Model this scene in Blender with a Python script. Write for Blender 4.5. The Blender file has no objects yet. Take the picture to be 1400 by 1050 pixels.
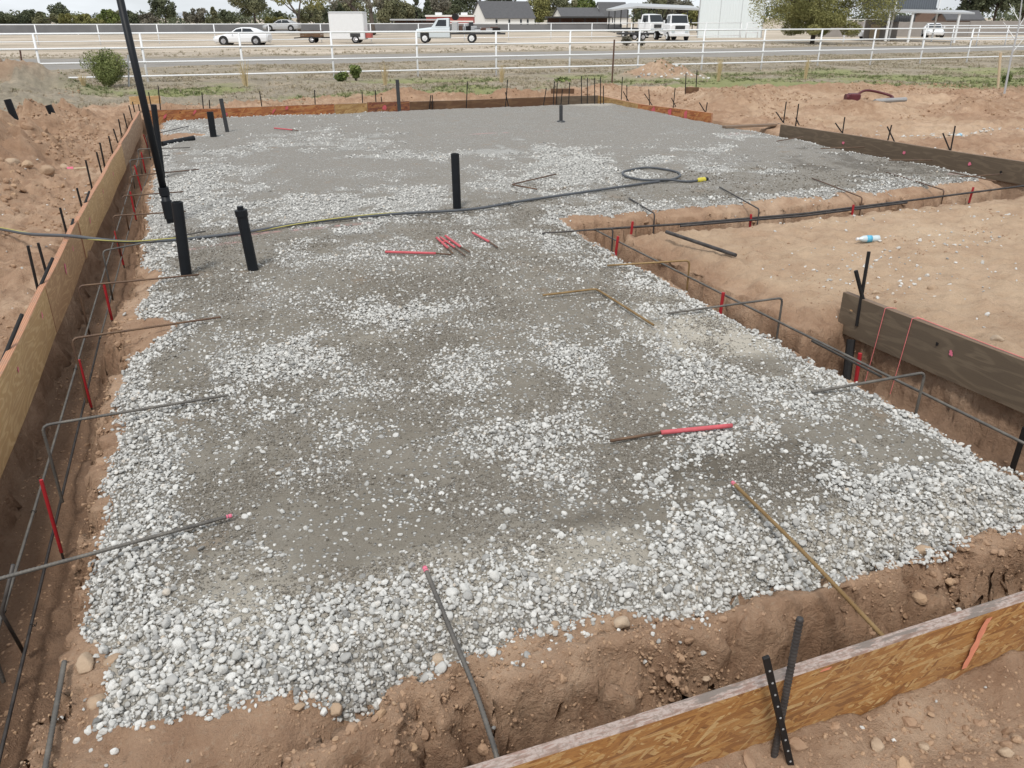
import bpy, bmesh, math, random
import numpy as np
from mathutils import Vector, Matrix
random.seed(7)
rng = np.random.default_rng(11)
S = bpy.context.scene
COL = S.collection
R = math.radians

# ------------------------------------------------------------------ camera
FPX, PITCH, YAW, CAMH = 1100.0, R(24.5), R(20.6), 1.9
cam = bpy.data.cameras.new('camera'); co = bpy.data.objects.new('camera', cam); COL.objects.link(co)
cam.sensor_width = 36; cam.lens = 36 * FPX / 1400; cam.clip_start = .05; cam.clip_end = 20000
co.location = (0, 0, CAMH)
co.rotation_euler = (math.pi/2 - PITCH, 0, -YAW)
S.camera = co

# ------------------------------------------------------------------ sky, sun, exposure
SUN_EL, SUN_AZ = R(58), R(215)          # azimuth from +Y, clockwise: sun behind the camera, to the left
w = bpy.data.worlds.new('World'); S.world = w; w.use_nodes = True
nt = w.node_tree; nt.nodes.clear()
def WN(t, **k):
    n = nt.nodes.new(t)
    for a, b in k.items(): setattr(n, a, b)
    return n
wo = WN('ShaderNodeOutputWorld'); bg = WN('ShaderNodeBackground'); bg.inputs[1].default_value = .092
sky = WN('ShaderNodeTexSky'); sky.sky_type = 'NISHITA'; sky.sun_disc = False
sky.sun_elevation = SUN_EL; sky.sun_rotation = SUN_AZ; sky.dust_density = 2.5
tc = WN('ShaderNodeTexCoord'); mp = WN('ShaderNodeMapping'); mp.inputs['Scale'].default_value = (1.6, 1.6, 7)
cn = WN('ShaderNodeTexNoise'); cn.inputs['Scale'].default_value = 2.2; cn.inputs['Detail'].default_value = 7; cn.inputs['Roughness'].default_value = .55
cr = WN('ShaderNodeValToRGB'); cr.color_ramp.elements[0].position = .3; cr.color_ramp.elements[0].color = (.62, .62, .62, 1)
cr.color_ramp.elements[1].position = .6; cr.color_ramp.elements[1].color = (.97, .97, .97, 1)
mx = WN('ShaderNodeMix', data_type='RGBA'); mx.inputs[7].default_value = (7.6, 8.0, 8.35, 1)
L = nt.links.new
L(tc.outputs['Generated'], mp.inputs[0]); L(mp.outputs[0], cn.inputs[0]); L(cn.outputs[0], cr.inputs[0])
L(cr.outputs[0], mx.inputs[0]); L(sky.outputs[0], mx.inputs[6]); L(mx.outputs[2], bg.inputs[0]); L(bg.outputs[0], wo.inputs[0])
sl = bpy.data.lights.new('sun', 'SUN'); sl.energy = 1.75; sl.angle = R(10); sl.color = (1, .96, .9)
so = bpy.data.objects.new('sun', sl); COL.objects.link(so); so.location = (-20, -20, 40)
sd = Vector((math.sin(SUN_AZ)*math.cos(SUN_EL), math.cos(SUN_AZ)*math.cos(SUN_EL), math.sin(SUN_EL)))
so.rotation_euler = (-sd).to_track_quat('-Z', 'Y').to_euler()
S.view_settings.view_transform = 'Standard'; S.view_settings.look = 'None'
S.view_settings.gamma = 1; S.view_settings.use_curve_mapping = False; S.view_settings.exposure = 0.42

# ------------------------------------------------------------------ ray helpers (picture row/column -> point of the place)
FW = np.array([math.sin(YAW)*math.cos(PITCH), math.cos(YAW)*math.cos(PITCH), -math.sin(PITCH)])
RT = np.array([math.cos(YAW), -math.sin(YAW), 0.0]); UP = np.cross(RT, FW); EYE = np.array([0, 0, CAMH])
def at(px, py, z=0.0):
    d = FW*FPX + RT*(px-700) + UP*(525-py)
    return Vector(EYE + d*((z-CAMH)/d[2]))
hdx = lambda px, py, yy: (lambda d: Vector(EYE + d*(yy/d[1])))(FW*FPX + RT*(px-700) + UP*(525-py))   # point on the ray where y = yy
def at_d(px, py, dep):
    return Vector(EYE + (FW*FPX + RT*(px-700) + UP*(525-py))*(dep/FPX))
def on_line(px, py, hd):       # point on the ray at horizontal distance hd
    d = FW*FPX + RT*(px-700) + UP*(525-py)
    return Vector(EYE + d*(hd/math.hypot(d[0], d[1])))

# ------------------------------------------------------------------ materials
def mat(name):
    m = bpy.data.materials.new(name); m.use_nodes = True
    t = m.node_tree; b = t.nodes['Principled BSDF']
    return m, t, b
def nd(t, typ, ins=None, **k):
    n = t.nodes.new(typ)
    for a, b in k.items(): setattr(n, a, b)
    for a, b in (ins or {}).items():
        if isinstance(b, bpy.types.NodeSocket): t.links.new(b, n.inputs[a])
        else: n.inputs[a].default_value = b
    return n
def rgb(c): return (c[0], c[1], c[2], 1)
def mixc(t, f, a, b, mode='MIX'):
    n = nd(t, 'ShaderNodeMix', data_type='RGBA', blend_type=mode)
    for i, v in ((0, f), (6, a), (7, b)):
        if isinstance(v, bpy.types.NodeSocket): t.links.new(v, n.inputs[i])
        else: n.inputs[i].default_value = v if i == 0 else rgb(v)
    return n.outputs[2]
def ramp(t, fac, stops):
    n = nd(t, 'ShaderNodeValToRGB', {0: fac}); e = n.color_ramp.elements
    while len(e) < len(stops): e.new(.5)
    for x, (p, c) in zip(e, stops):
        x.position = p; x.color = rgb(c) if hasattr(c, '__len__') else (c, c, c, 1)
    return n.outputs[0]
def noise(t, vec, scale, detail=4, rough=.55, dist=0):
    return nd(t, 'ShaderNodeTexNoise', {'Vector': vec, 'Scale': scale, 'Detail': detail, 'Roughness': rough, 'Distortion': dist}).outputs[0]
def math_(t, op, a, b=0.0, clamp=False):
    n = nd(t, 'ShaderNodeMath', operation=op, use_clamp=clamp)
    for i, v in ((0, a), (1, b)):
        if isinstance(v, bpy.types.NodeSocket): t.links.new(v, n.inputs[i])
        else: n.inputs[i].default_value = v
    return n.outputs[0]
def bump(t, b, h, strength, dist):
    n = nd(t, 'ShaderNodeBump', {'Height': h, 'Strength': strength, 'Distance': dist})
    t.links.new(n.outputs[0], b.inputs['Normal'])
def objco(t): return nd(t, 'ShaderNodeTexCoord').outputs['Object']
def geopos(t): return nd(t, 'ShaderNodeNewGeometry').outputs['Position']
def attr(t, name, kind='GEOMETRY'):
    return nd(t, 'ShaderNodeAttribute', attribute_name=name, attribute_type=kind).outputs['Fac']

def plain(name, c, rough=.6, metal=0, var=.15, scale=12, bmp=0.0, spec=.5):
    m, t, b = mat(name); o = objco(t)
    n = noise(t, o, scale, 5)
    c2 = mixc(t, math_(t, 'MULTIPLY', n, 1.0), [x*(1-var) for x in c], [min(1, x*(1+var)) for x in c])
    t.links.new(c2, b.inputs['Base Color']); b.inputs['Roughness'].default_value = rough; b.inputs['Metallic'].default_value = metal
    b.inputs['Specular IOR Level'].default_value = spec
    if bmp: bump(t, b, n, bmp, .01)
    return m
M = {}
M['abs'] = plain('black_plastic', (.009, .011, .014), .5, var=.4, scale=9, spec=.25)
M['abs_grey'] = plain('dark_grey_plastic', (.035, .037, .04), .5, var=.3)
M['steel'] = plain('black_steel', (.013, .012, .012), .6, 0, var=.5, scale=25, spec=.3)
M['red'] = plain('red_sleeve', (.36, .014, .02), .65, var=.25, scale=15)
M['redpaint'] = plain('red_spray', (.5, .095, .11), .75, var=.3, scale=30)
M['white'] = plain('white_paint', (.74, .75, .76), .45, var=.06, scale=3)
M['car_white'] = plain('white_car_paint', (.78, .79, .81), .25, var=.03)
M['silver'] = plain('pale_silver_paint', (.58, .64, .67), .35, var=.05)
M['glass'] = plain('dark_glass', (.02, .025, .03), .12, var=.1)
M['tyre'] = plain('tyre_rubber', (.02, .02, .02), .85, var=.2)
M['rim'] = plain('alloy', (.5, .5, .52), .35, .7, var=.1)
M['darkmetal'] = plain('dark_frame', (.04, .04, .042), .6, .2)
M['redwall'] = plain('red_siding', (.42, .1, .085), .8, var=.1, scale=1)
M['roof'] = plain('shingle_roof', (.095, .095, .1), .9, var=.25, scale=1.5)
M['whitewall'] = plain('white_stucco', (.76, .75, .72), .9, var=.05, scale=.7)
M['brick'] = plain('brown_brick', (.17, .115, .09), .9, var=.2, scale=3)
M['block'] = plain('grey_block_wall', (.28, .255, .235), .9, var=.2, scale=1.2)
M['shadecloth'] = plain('dark_screen_fence', (.16, .16, .165), .9, var=.35, scale=.4)
M['bark'] = plain('bark', (.075, .058, .045), .95, var=.4, scale=6, bmp=.3)
M['pale_wood'] = plain('weathered_lath', (.5, .4, .27), .85, var=.2, scale=20)
M['rustpost'] = plain('rusty_post', (.1, .055, .04), .85, var=.4, scale=20)
M['lightgrey'] = plain('galvanised', (.45, .46, .47), .5, .3, var=.15)
M['cable'] = plain('grey_cable', (.075, .082, .092), .6, var=.25, scale=8)
M['yellow'] = plain('yellow_jacket', (.55, .47, .05), .55, var=.2)
M['yellowcord'] = plain('yellow_stripe', (.42, .38, .12), .6, var=.3)
M['label'] = plain('blue_label', (.1, .42, .62), .5, var=.2)
M['clear'] = plain('cloudy_plastic', (.52, .6, .63), .2, var=.1)
M['pink'] = plain('pink_marker', (.66, .16, .24), .8, var=.3, scale=60)
M['orange'] = plain('orange_marker', (.64, .235, .14), .8, var=.25, scale=40)
M['string'] = plain('pink_string', (.75, .2, .2), .8)
M['grey_rag'] = plain('grey_pipe', (.3, .3, .3), .7)
M['toolred'] = plain('dark_red_enamel', (.1, .02, .025), .5, .2, var=.4)
M['straw'] = plain('straw', (.5, .4, .23), .9, var=.3)

def rebar_mat(name, c1, c2):
    m, t, b = mat(name); o = objco(t)
    f = ramp(t, noise(t, o, 9, 6, .65), [(.35, 0), (.65, 1)])
    t.links.new(mixc(t, f, c1, c2), b.inputs['Base Color'])
    b.inputs['Roughness'].default_value = .6; b.inputs['Metallic'].default_value = .35
    return m
M['rebar'] = rebar_mat('grey_rebar', (.085, .08, .075), (.17, .155, .135))
M['rebar_dark'] = rebar_mat('dark_rebar', (.035, .033, .034), (.09, .08, .075))
M['rebar_rust'] = rebar_mat('rusty_rebar', (.2, .12, .045), (.3, .2, .09))
M['rebar_brown'] = rebar_mat('brown_rebar', (.1, .06, .045), (.17, .105, .06))

def siding(name, c1, c2, per):
    m, t, b = mat(name); o = objco(t)
    wv = nd(t, 'ShaderNodeTexWave', {'Vector': o, 'Scale': per, 'Distortion': 0}, bands_direction='X').outputs['Fac']
    t.links.new(mixc(t, ramp(t, wv, [(.0, 0), (.25, 1)]), c2, c1), b.inputs['Base Color'])
    b.inputs['Roughness'].default_value = .5
    bump(t, b, wv, .5, .05)
    return m
M['barn'] = siding('white_ribbed_sheet', (.72, .77, .78), (.7, .75, .76), .9)
M['corr'] = siding('blue_grey_corrugated', (.115, .13, .15), (.07, .08, .095), 1.4)

# --- engineered wood
def osb(name, cols, sc=1.0, dirt=.3):
    m, t, b = mat(name); o = objco(t)
    h, last = None, None
    for k, ang in enumerate((-22, 18, -38, 48, 4)):
        mp1 = nd(t, 'ShaderNodeMapping', {'Vector': o, 'Rotation': (0, R(ang), 0), 'Location': (k*.37, 0, k*.91)}).outputs[0]
        mp2 = nd(t, 'ShaderNodeMapping', {'Vector': mp1, 'Scale': (7*sc, 7*sc, (38 + 6*k)*sc)}).outputs[0]
        jig = nd(t, 'ShaderNodeMix', {0: .12, 4: mp2, 5: nd(t, 'ShaderNodeTexNoise', {'Vector': mp2, 'Scale': 1.2}).outputs[1]}, data_type='VECTOR').outputs[1]
        v = nd(t, 'ShaderNodeTexVoronoi', {'Vector': jig, 'Scale': 1.0, 'Randomness': 1.0})
        sep = nd(t, 'ShaderNodeSeparateColor', {0: v.outputs['Color']})
        fib = noise(t, nd(t, 'ShaderNodeMapping', {'Vector': mp1, 'Scale': (14, 14, 320)}).outputs[0], 1, 3)
        val = math_(t, 'ADD', math_(t, 'MULTIPLY', sep.outputs[0], .7), math_(t, 'MULTIPLY', fib, .4))
        c = ramp(t, val, [(.1 + .8*i/(len(cols)-1), x) for i, x in enumerate(cols)])
        if last is None: last, h = c, val
        else:
            f = math_(t, 'GREATER_THAN', sep.outputs[1], .52)
            last = mixc(t, f, last, c)
            hn = nd(t, 'ShaderNodeMix', {0: f, 2: h, 3: val}); h = hn.outputs[0]
    last = mixc(t, ramp(t, noise(t, nd(t, 'ShaderNodeMapping', {'Vector': o, 'Scale': (9, 9, 60)}).outputs[0], 4, 6, .75), [(.35, .45), (.6, 0)]), last, (.12, .05, .02))
    g = ramp(t, noise(t, o, 3.5, 6, .6), [(.4, 0), (.75, dirt)])
    last = mixc(t, g, last, (.2, .13, .085))
    t.links.new(last, b.inputs['Base Color']); b.inputs['Roughness'].default_value = .7
    bump(t, b, h, .35, .004)
    return m
M['osb'] = osb('oriented_strand_board', [(.17, .075, .024), (.3, .13, .036), (.4, .19, .055), (.46, .245, .08), (.57, .38, .17)], 1.5)
M['osb_red'] = osb('reddish_strand_board', [(.13, .035, .012), (.33, .1, .028), (.44, .165, .05), (.5, .24, .08)], .6)
M['osb_dark'] = osb('dark_red_strand_board', [(.06, .02, .012), (.17, .045, .025), (.28, .1, .04), (.35, .17, .06)], .6)
M['osb_tan'] = osb('tan_strand_board', [(.25, .13, .045), (.42, .26, .09), (.52, .35, .15)], .6)

def ply(name, c1, c2, c3, band=11.0):
    m, t, b = mat(name); o = objco(t)
    mp1 = nd(t, 'ShaderNodeMapping', {'Vector': o, 'Scale': (1.1, 1, 6)}).outputs[0]
    n = noise(t, mp1, 1.3, 3, .45, .5)
    s = math_(t, 'SINE', math_(t, 'MULTIPLY', n, band*6.0))
    f = ramp(t, s, [(.05, 0), (.9, 1)])
    fib = noise(t, nd(t, 'ShaderNodeMapping', {'Vector': o, 'Scale': (5, 5, 160)}).outputs[0], 1, 4)
    c = mixc(t, f, c1, c2)
    c = mixc(t, ramp(t, fib, [(.42, 0), (.7, .5)]), c, c3)
    c = mixc(t, ramp(t, noise(t, o, 2.2, 6, .65), [(.45, 0), (.75, .6)]), c, c3)
    t.links.new(c, b.inputs['Base Color']); b.inputs['Roughness'].default_value = .75
    bump(t, b, fib, .25, .003)
    return m
M['ply'] = ply('plywood_face', (.48, .31, .14), (.6, .42, .215), (.37, .235, .12))
M['ply_red'] = ply('reddish_plywood', (.4, .24, .12), (.52, .34, .18), (.3, .18, .095))
M['ply_grey'] = ply('weathered_plywood', (.34, .23, .145), (.44, .32, .21), (.26, .18, .12), 6)
M['ply_dark'] = ply('dark_wet_lumber', (.12, .088, .058), (.16, .12, .08), (.09, .066, .046), 6)
M['brown_form'] = ply('brown_form_lumber', (.12, .06, .028), (.17, .095, .045), (.085, .045, .024), 4)
def edge_ply(name, c1, c2, along='Y'):
    m, t, b = mat(name); o = objco(t)
    wv = nd(t, 'ShaderNodeTexWave', {'Vector': o, 'Scale': 26, 'Distortion': 1.2, 'Detail': 2, 'Detail Scale': .5}, bands_direction='Y').outputs['Fac']
    c = mixc(t, wv, c1, c2)
    c = mixc(t, ramp(t, noise(t, o, 14, 5, .65), [(.5, 0), (.7, .55)]), c, (.22, .17, .13))
    t.links.new(c, b.inputs['Base Color']); b.inputs['Roughness'].default_value = .8
    return m
M['ply_edge'] = edge_ply('plywood_edge', (.5, .26, .15), (.33, .15, .085))
M['dark_edge'] = edge_ply('worn_dark_edge', (.2, .135, .09), (.14, .095, .065))
def painted_edge():
    m, t, b = mat('worn_pink_edge'); o = objco(t)
    a = noise(t, nd(t, 'ShaderNodeMapping', {'Vector': o, 'Scale': (4, 22, 8)}).outputs[0], 2.4, 7, .7)
    d = noise(t, nd(t, 'ShaderNodeMapping', {'Vector': o, 'Scale': (2.2, 10, 5), 'Location': (3, 1, 2)}).outputs[0], 1.7, 6, .65)
    c = ramp(t, a, [(.3, (.17, .105, .075)), (.43, (.27, .185, .15)), (.52, (.4, .33, .295)), (.6, (.28, .18, .145)), (.72, (.18, .115, .085))])
    c = mixc(t, ramp(t, noise(t, o, 60, 4, .7), [(.5, 0), (.62, .7)]), c, (.2, .15, .12))
    c = mixc(t, ramp(t, d, [(.53, 0), (.58, .9)]), c, (.17, .14, .12))
    t.links.new(c, b.inputs['Base Color']); b.inputs['Roughness'].default_value = .75
    bump(t, b, a, .4, .003)
    return m
M['pink_edge'] = painted_edge()

# ------------------------------------------------------------------ numpy noise and the lie of the land
def _h(ix, iy, s):
    n = (ix.astype(np.int64)*374761393 + iy.astype(np.int64)*668265263 + s*2147483647) & 0xffffffff
    n = ((n ^ (n >> 13))*1274126177) & 0xffffffff
    n = ((n ^ (n >> 16))*2246822519) & 0xffffffff
    return ((n ^ (n >> 15)) & 0xffffff)/float(0xffffff)*2 - 1
def vn(x, y, s=0):
    ix, iy = np.floor(x), np.floor(y); fx, fy = x-ix, y-iy
    ux, uy = fx*fx*fx*(fx*(fx*6-15)+10), fy*fy*fy*(fy*(fy*6-15)+10)
    a, b, c, d = _h(ix, iy, s), _h(ix+1, iy, s), _h(ix, iy+1, s), _h(ix+1, iy+1, s)
    return (a*(1-ux)+b*ux)*(1-uy) + (c*(1-ux)+d*ux)*uy
def fbm(x, y, sc, oc=4, s=0, g=.5):
    r, a = 0, 1.0
    for k in range(oc):
        r = r + a*vn(x*sc + 17.3*k + s*3.1, y*sc - 9.7*k + s*1.7, s+k); sc *= 2.03; a *= g
    return r
def ss(a, b, x):
    t = np.clip((x-a)/(b-a), 0, 1); return t*t*(3-2*t)
def box_sd(x, y, x0, x1, y0, y1):
    dx = np.maximum(x0-x, x-x1); dy = np.maximum(y0-y, y-y1)
    return np.minimum(np.maximum(dx, dy), 0) + np.hypot(np.maximum(dx, 0), np.maximum(dy, 0))
PATCH = [(-.25, 16.6, .38, 1.1, 1), (.27, 13.6, .7, .55, .8), (-.15, 10.4, .5, 2.1, 1), (1.98, 14.5, 1.0, 1.2, .7), (3.5, 12.2, 1.0, .5, .8),
    (5.05, 11.1, .7, 1.4, 1), (4.05, 9.5, .6, .6, .9), (1.2, 8.9, 1.0, .95, 1), (2.3, 9.3, .8, .5, .8), (3.97, 7.7, .45, .5, 1), (5.3, 8.0, .7, .25, .9), (1.67, 7.1, 1.1, .32, .7),
    (7.0, 7.75, .9, .22, 1), (6.7, 9.5, .7, .42, .9), (7.4, 11.2, .55, .4, .8), (5.95, 10.4, .65, .4, .8), (1.14, 5.28, .31, .42, .9), (.37, 4.6, .34, .48, 1),
    (1.37, 4.28, .36, .34, .75), (2.02, 4.1, .28, .26, .85), (2.6, 3.55, .34, .5, .9), (1.12, 3.64, .28, .27, .75), (.57, 3.62, .24, .2, .7), (1.5, 3.36, .3, .3, .85),
    (2.1, 2.97, .4, .18, .9), (1.6, 2.72, .24, .24, .75), (1.36, 2.95, .28, .27, .75), (.58, 4.08, .36, .2, .7), (3.2, 5.4, .18, .35, .8), (.28, 3.34, .24, .14, .55),
    (2.6, 2.35, .38, .25, 1), (3.1, 6.6, .25, .6, .9), (.0, 5.2, .18, .5, .6), (9.0, 12.4, .8, .3, .7), (3.4, 16.6, 1.2, .5, .35), (8.2, 13.2, .7, .3, .5),
    (4.2, 10.6, 2.0, .5, .45), (8.3, 8.0, .5, .35, .9), (.6, 11.9, .5, .4, .6), (2.6, 8.0, .5, .4, .7), (3.05, 4.6, .25, .2, .8), (3.2, 3.5, .15, .6, .8)]
DARK = [(2.15, 2.5, .5, .28, 1.0), (1.35, 2.4, .55, .2, .95), (9.0, 9.1, 1.1, 1.2, .8), (5.6, 8.0, .5, .18, .9), (8.2, 8.1, .5, .3, .6)]
SAND = [(.2, 2.3, .9, .22, .7), (3.02, 4.1, .3, .45, 1), (3.1, 5.1, .2, .3, .5), (.6, 2.28, 1.2, .2, .75), (2.4, 2.08, .7, .16, .8), (1.5, 2.12, .5, .14, .6), (-.3, 2.4, .3, .3, .5), (5.9, 7.75, .22, .12, .8), (.05, 2.35, .3, .1, .6), (.9, 4.9, .3, .15, .3), (8.9, 18.4, .5, .25, .9)]
def blobs(x, y, lst, wob):
    g = np.zeros_like(x)
    for cx, cy, rx, ry, a in lst:
        q = np.hypot((x-cx)/rx, (y-cy)/ry)
        g = np.maximum(g, a*np.clip(1.35 - q*.85 + wob*.55, 0, 1))
    return g
def pad_sd(x, y):
    e = fbm(x, y, 1.7, 3, 5)*.045 + (np.abs(fbm(x, y, 6, 4, 9, .6))-.3)*.07
    yf = 1.97 - .2*ss(.55, -.1, x) - .05*ss(1.2, 2.6, x)
    return np.minimum(box_sd(x, y - yf, -.67, 3.42, 0, 16.9), box_sd(x, y, 3.0, 9.8, 7.47, 18.85) + .7*np.maximum(0, .5 - (9.8-x) - (y-7.5)*.6)) + e
def grav_sd(x, y):                     # outline of the gravel layer, a little inside the cut edge
    e = fbm(x, y, 2.3, 4, 305, .6)*.045 + fbm(x, y, 11, 3, 309)*.02 + .75*np.maximum(0, .3 - (x+.62) - (y-2.0))
    yf = 2.03 - .07*np.exp(-((x-.22)/.16)**2) - .1*ss(1.0, 2.6, x)
    nx = .3*np.exp(-((y-5.6)/.28)**2) + .2*np.exp(-((y-6.9)/.35)**2) + .75*np.exp(-((y-15.9)/.45)**2) + .06*np.exp(-((y-2.3)/.3)**2)
    q = np.minimum(box_sd(x - nx*ss(1, 0, x), y - yf, -.61, 3.385, 0, 16.8), box_sd(x, y, 3.0, 9.72, 7.7, 18.85) + .7*np.maximum(0, .55 - (9.75-x) - (y-7.65)*.6))
    return q + e
def trench_sd(x, y):
    e = fbm(x, y, 2.1, 3, 15)*.035 + fbm(x, y, 8, 2, 19)*.014
    a = np.minimum(box_sd(x, y, -1.27, 3.86, 1.43, 19.5), box_sd(x - .083*np.clip(12.8-y, 0, 8), y, 3.2, 10.2, 7.02, 19.5))
    a = np.minimum(a, box_sd(x + .05*(y-4.3), y, 3.2, 4.27, 1.43, 4.3))
    return a + e*np.where((y < 1.6) | (x < -1.1) | ((x > 4.1) & (y < 4.25)) | (x > 10), .2, 1)
def gravel_density(x, y):
    sdp = grav_sd(x, y)
    wob = 1.25*fbm(x, y, 3.1, 5, 31, .6)
    g = blobs(x, y, PATCH, wob)
    edge = np.where(y < 3, .0, 0) 
    band = .42*(1-ss(6, 9, y)) + .16
    wl = np.where(x > 2.9, .26, np.where(x < .2, .36, .3))
    wl = np.where((x < .2) & (y > 4.6) & (y < 7.4), .2, wl)
    g = np.maximum(g, np.clip((wl + sdp)/.14 + wob*.6, 0, 1)*np.where(y < 8, 1, .75))
    front = np.clip((2.62 - .12*np.sin(x*2.1+.4) - .1*(x > 1.2) - y)/.14 + wob*.6, 0, 1)
    g = np.maximum(g, front)
    hole = blobs(x, y, [(2.1, 2.44, .34, .19, 1), (1.4, 2.38, .42, .16, 1), (.55, 2.66, .6, .16, 1), (.1, 2.75, .25, .12, 1)], wob)
    g = g*(1 - .6*ss(.35, .6, hole))
    g = np.maximum(g, .1 + .28*np.clip(wob + .1 + .5*fbm(x, y, .9, 2, 77), 0, 1))
    g = g*(1 - .6*np.clip(blobs(x, y, [(3.02, 4.05, .22, .35, 1)], wob), 0, 1))
    return np.clip(g, 0, 1)
GAUSS = [(-3.9, 13.2, 1.3, 2.2, .95), (-2.7, 14.6, .7, 1.2, .3), (-3.2, 11.2, .8, 1.0, .35), (-3.4, 9.6, .9, 1.2, .4), (-2.7, 18.2, 1.2, 2.2, .38), (-5.2, 11.0, 1.5, 2.5, .5), (-7.6, 30.0, 2.6, 2.2, 1.35), (-4.7, 29.0, 1.8, 1.8, .55), (-5.6, 25.5, 2.2, 2.0, .4),
    (13.4, 18.3, 1.7, .9, .3), (16.0, 16.4, 2.0, .7, .22), (13.6, 14.9, 1.1, .8, .22), (19.2, 14.2, 2.2, .6, .25), (11.9, 16.8, .7, 1.0, .25), (16.5, 14.0, 1.0, .6, .2), (17, 19.8, 2.2, .8, .2),
    (1.6, 21.3, 1.0, .6, .22), (4.9, 21.2, 1.3, .7, .3), (7.2, 20.9, 1.0, .6, .22), (9.2, 20.9, 1.6, .6, .22), (-.6, 22.0, .6, .6, .1), (17.2, 29.3, 1.6, .9, .62), (11, 21.6, 1.0, .6, .25), (22, 17.5, 1.5, 1.0, .15)]
def terrain(x, y):
    sdp, sdt = pad_sd(x, y), trench_sd(x, y)
    low = fbm(x, y, .16, 3, 41)
    # level of the undisturbed land around the dig
    out = np.full_like(x, -.12)
    out = np.where(x < -1, -.1 - .04*ss(-1.3, -3, x), out)
    isl = ss(3.4, 4.0, x)*ss(7.9, 6.9, y)
    out = out + isl*.1
    rgt = ss(9.9, 10.6, x); out = out*(1-rgt) + rgt*(-.03)
    out = out*(1-ss(1.7, 1.2, y)) + ss(1.7, 1.2, y)*(-.18)
    farz = -.34 + .06*low
    k = ss(20, 33, np.hypot(np.maximum(x-6, 0)*.6, y)); out = out*(1-k) + farz*k
    k2 = ss(42, 75, y); out = out + .06*k2
    near = 1 - ss(24, 40, np.hypot(x-4, y))
    rough = np.where(x < -1.25, 1.0 + .9*ss(8, 11, y)*ss(-1.5, -2.3, x), .45)
    rough = np.where((x > 10.4), 1.15, rough); rough = np.where(y > 19.5, 1.1, rough)
    for cx, cy, rx, ry, a in GAUSS:
        q = np.hypot((x-cx)/rx, (y-cy)/ry); out = out + a*np.exp(-q*q*1.1)*(1 + .35*fbm(x, y, 1.9, 3, 55))
    lump = fbm(x, y, 1.3, 5, 61, .55)
    fine = fbm(x, y, 9, 4, 71, .6)
    bil = np.abs(fbm(x, y, 4.2, 4, 83, .55))
    crumb = np.abs(fbm(x, y, 13, 3, 87, .6))
    out = out + near*rough*(.045*lump + .016*fine + .055*(bil-.3) + .014*(crumb-.3)*(1-isl))
    # tyre ruts across the right-hand dirt
    out = out - near*ss(11, 12, x)*.03*np.sin(y*3.2 + .5*lump + .22*x)*ss(-.3, .5, lump+.2)
    # island: rounded, trodden edge
    edge_in = np.clip(sdt, 0, 1)
    out = out - isl*.11*np.exp(-(edge_in/.2)**2) + isl*.02*fine*.5
    floor = -.5 + .03*fbm(x, y, 3, 4, 91) + .014*fine
    # the pad
    pz = .012*fbm(x, y, .8, 3, 101) + .004*fbm(x, y, 12, 3, 103)
    d = -sdp
    pz = pz - .075*np.exp(-(np.maximum(d, 0)/.16)**2)
    front = ss(2.6, 1.9, y)*ss(3.7, 3.3, x)*ss(-.8, -.4, x)
    pz = pz - .03*front*np.exp(-(np.maximum(d, 0)/.25)**2)
    wall_w = .11 + .06*fbm(x, y, 2.6, 3, 111) + front*.17
    chip = .05*np.abs(fbm(x, y, 3.3, 3, 121, .5))
    t = np.clip(sdp/np.maximum(wall_w, .03), 0, 1.0)
    prof = 1 - np.where(t < .5, .45*(2*t)**1.5*.5*2*.5, 0)
    wall = -.075 + (floor+.075)*np.clip(t**(1.35+.5*front), 0, 1)
    wall = wall + chip*(1+.9*front)*np.sin(np.pi*np.clip(t, 0, 1))
    z = np.where(sdp < 0, pz, np.where(t < 1, wall, floor))
    ow = .07 + .04*fbm(x, y, 3, 2, 131) + .12*isl*ss(4.2, 4.6, y)
    z = z - np.where(sdp < 0, front*.05*np.exp(-(np.maximum(d, 0)/.12)**2)*np.abs(fbm(x, y, 5, 4, 145)), 0)
    t2 = np.clip(1 + sdt/np.maximum(ow, .03), 0, 1)
    up = floor + (out-floor)*t2**1.2 + (.02+.03*isl)*fbm(x, y, 8, 3, 137)*np.sin(np.pi*t2)
    z = np.where(sdt > 0, out, np.maximum(z, np.where(t2 > 0, up, -9)))
    return z
def gz(x, y):
    return float(terrain(np.array([float(x)]), np.array([float(y)]))[0])
def gp(px, py, guess=-.2):             # point where that line of sight meets the ground
    z = guess
    for _ in range(6):
        p = at(px, py, z); z = .5*z + .5*gz(p.x, p.y)
    return at(px, py, z)

def axis(segs, grow, limits):
    v = []
    for a, b, d in segs:
        n = max(1, int(round((b-a)/d))); v += list(np.linspace(a, b, n, endpoint=False))
    v.append(segs[-1][1])
    lo, hi = v[0], v[-1]; d = segs[-1][2]*1.05; x = hi
    while x < limits[1]: d *= grow; x += d; v.append(x)
    d = segs[0][2]; x = lo; left = []
    while x > limits[0]: d *= grow; x -= d; left.append(x)
    return np.array(left[::-1] + v)
xs = axis([(-5, -2, .045), (-2, -1.15, .022), (-1.15, -.2, .015), (-.2, 3.2, .019), (3.2, 4.4, .017), (4.4, 11, .036), (11, 22, .08)], 1.09, (-2500, 2500))
ys = [-6, -4, -2.5, -1.4, -.6, 0, .4, .7]; y = .9
while y < 3000:
    ys.append(y); y += (.0135 if y < 2.7 else .0058*y if y < 24 else .0085*y if y < 75 else .05*y)
ys = np.array(ys)
GX, GY = np.meshgrid(xs, ys)
GZ = terrain(GX, GY)
SDP, SDT = pad_sd(GX, GY), trench_sd(GX, GY)

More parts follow.
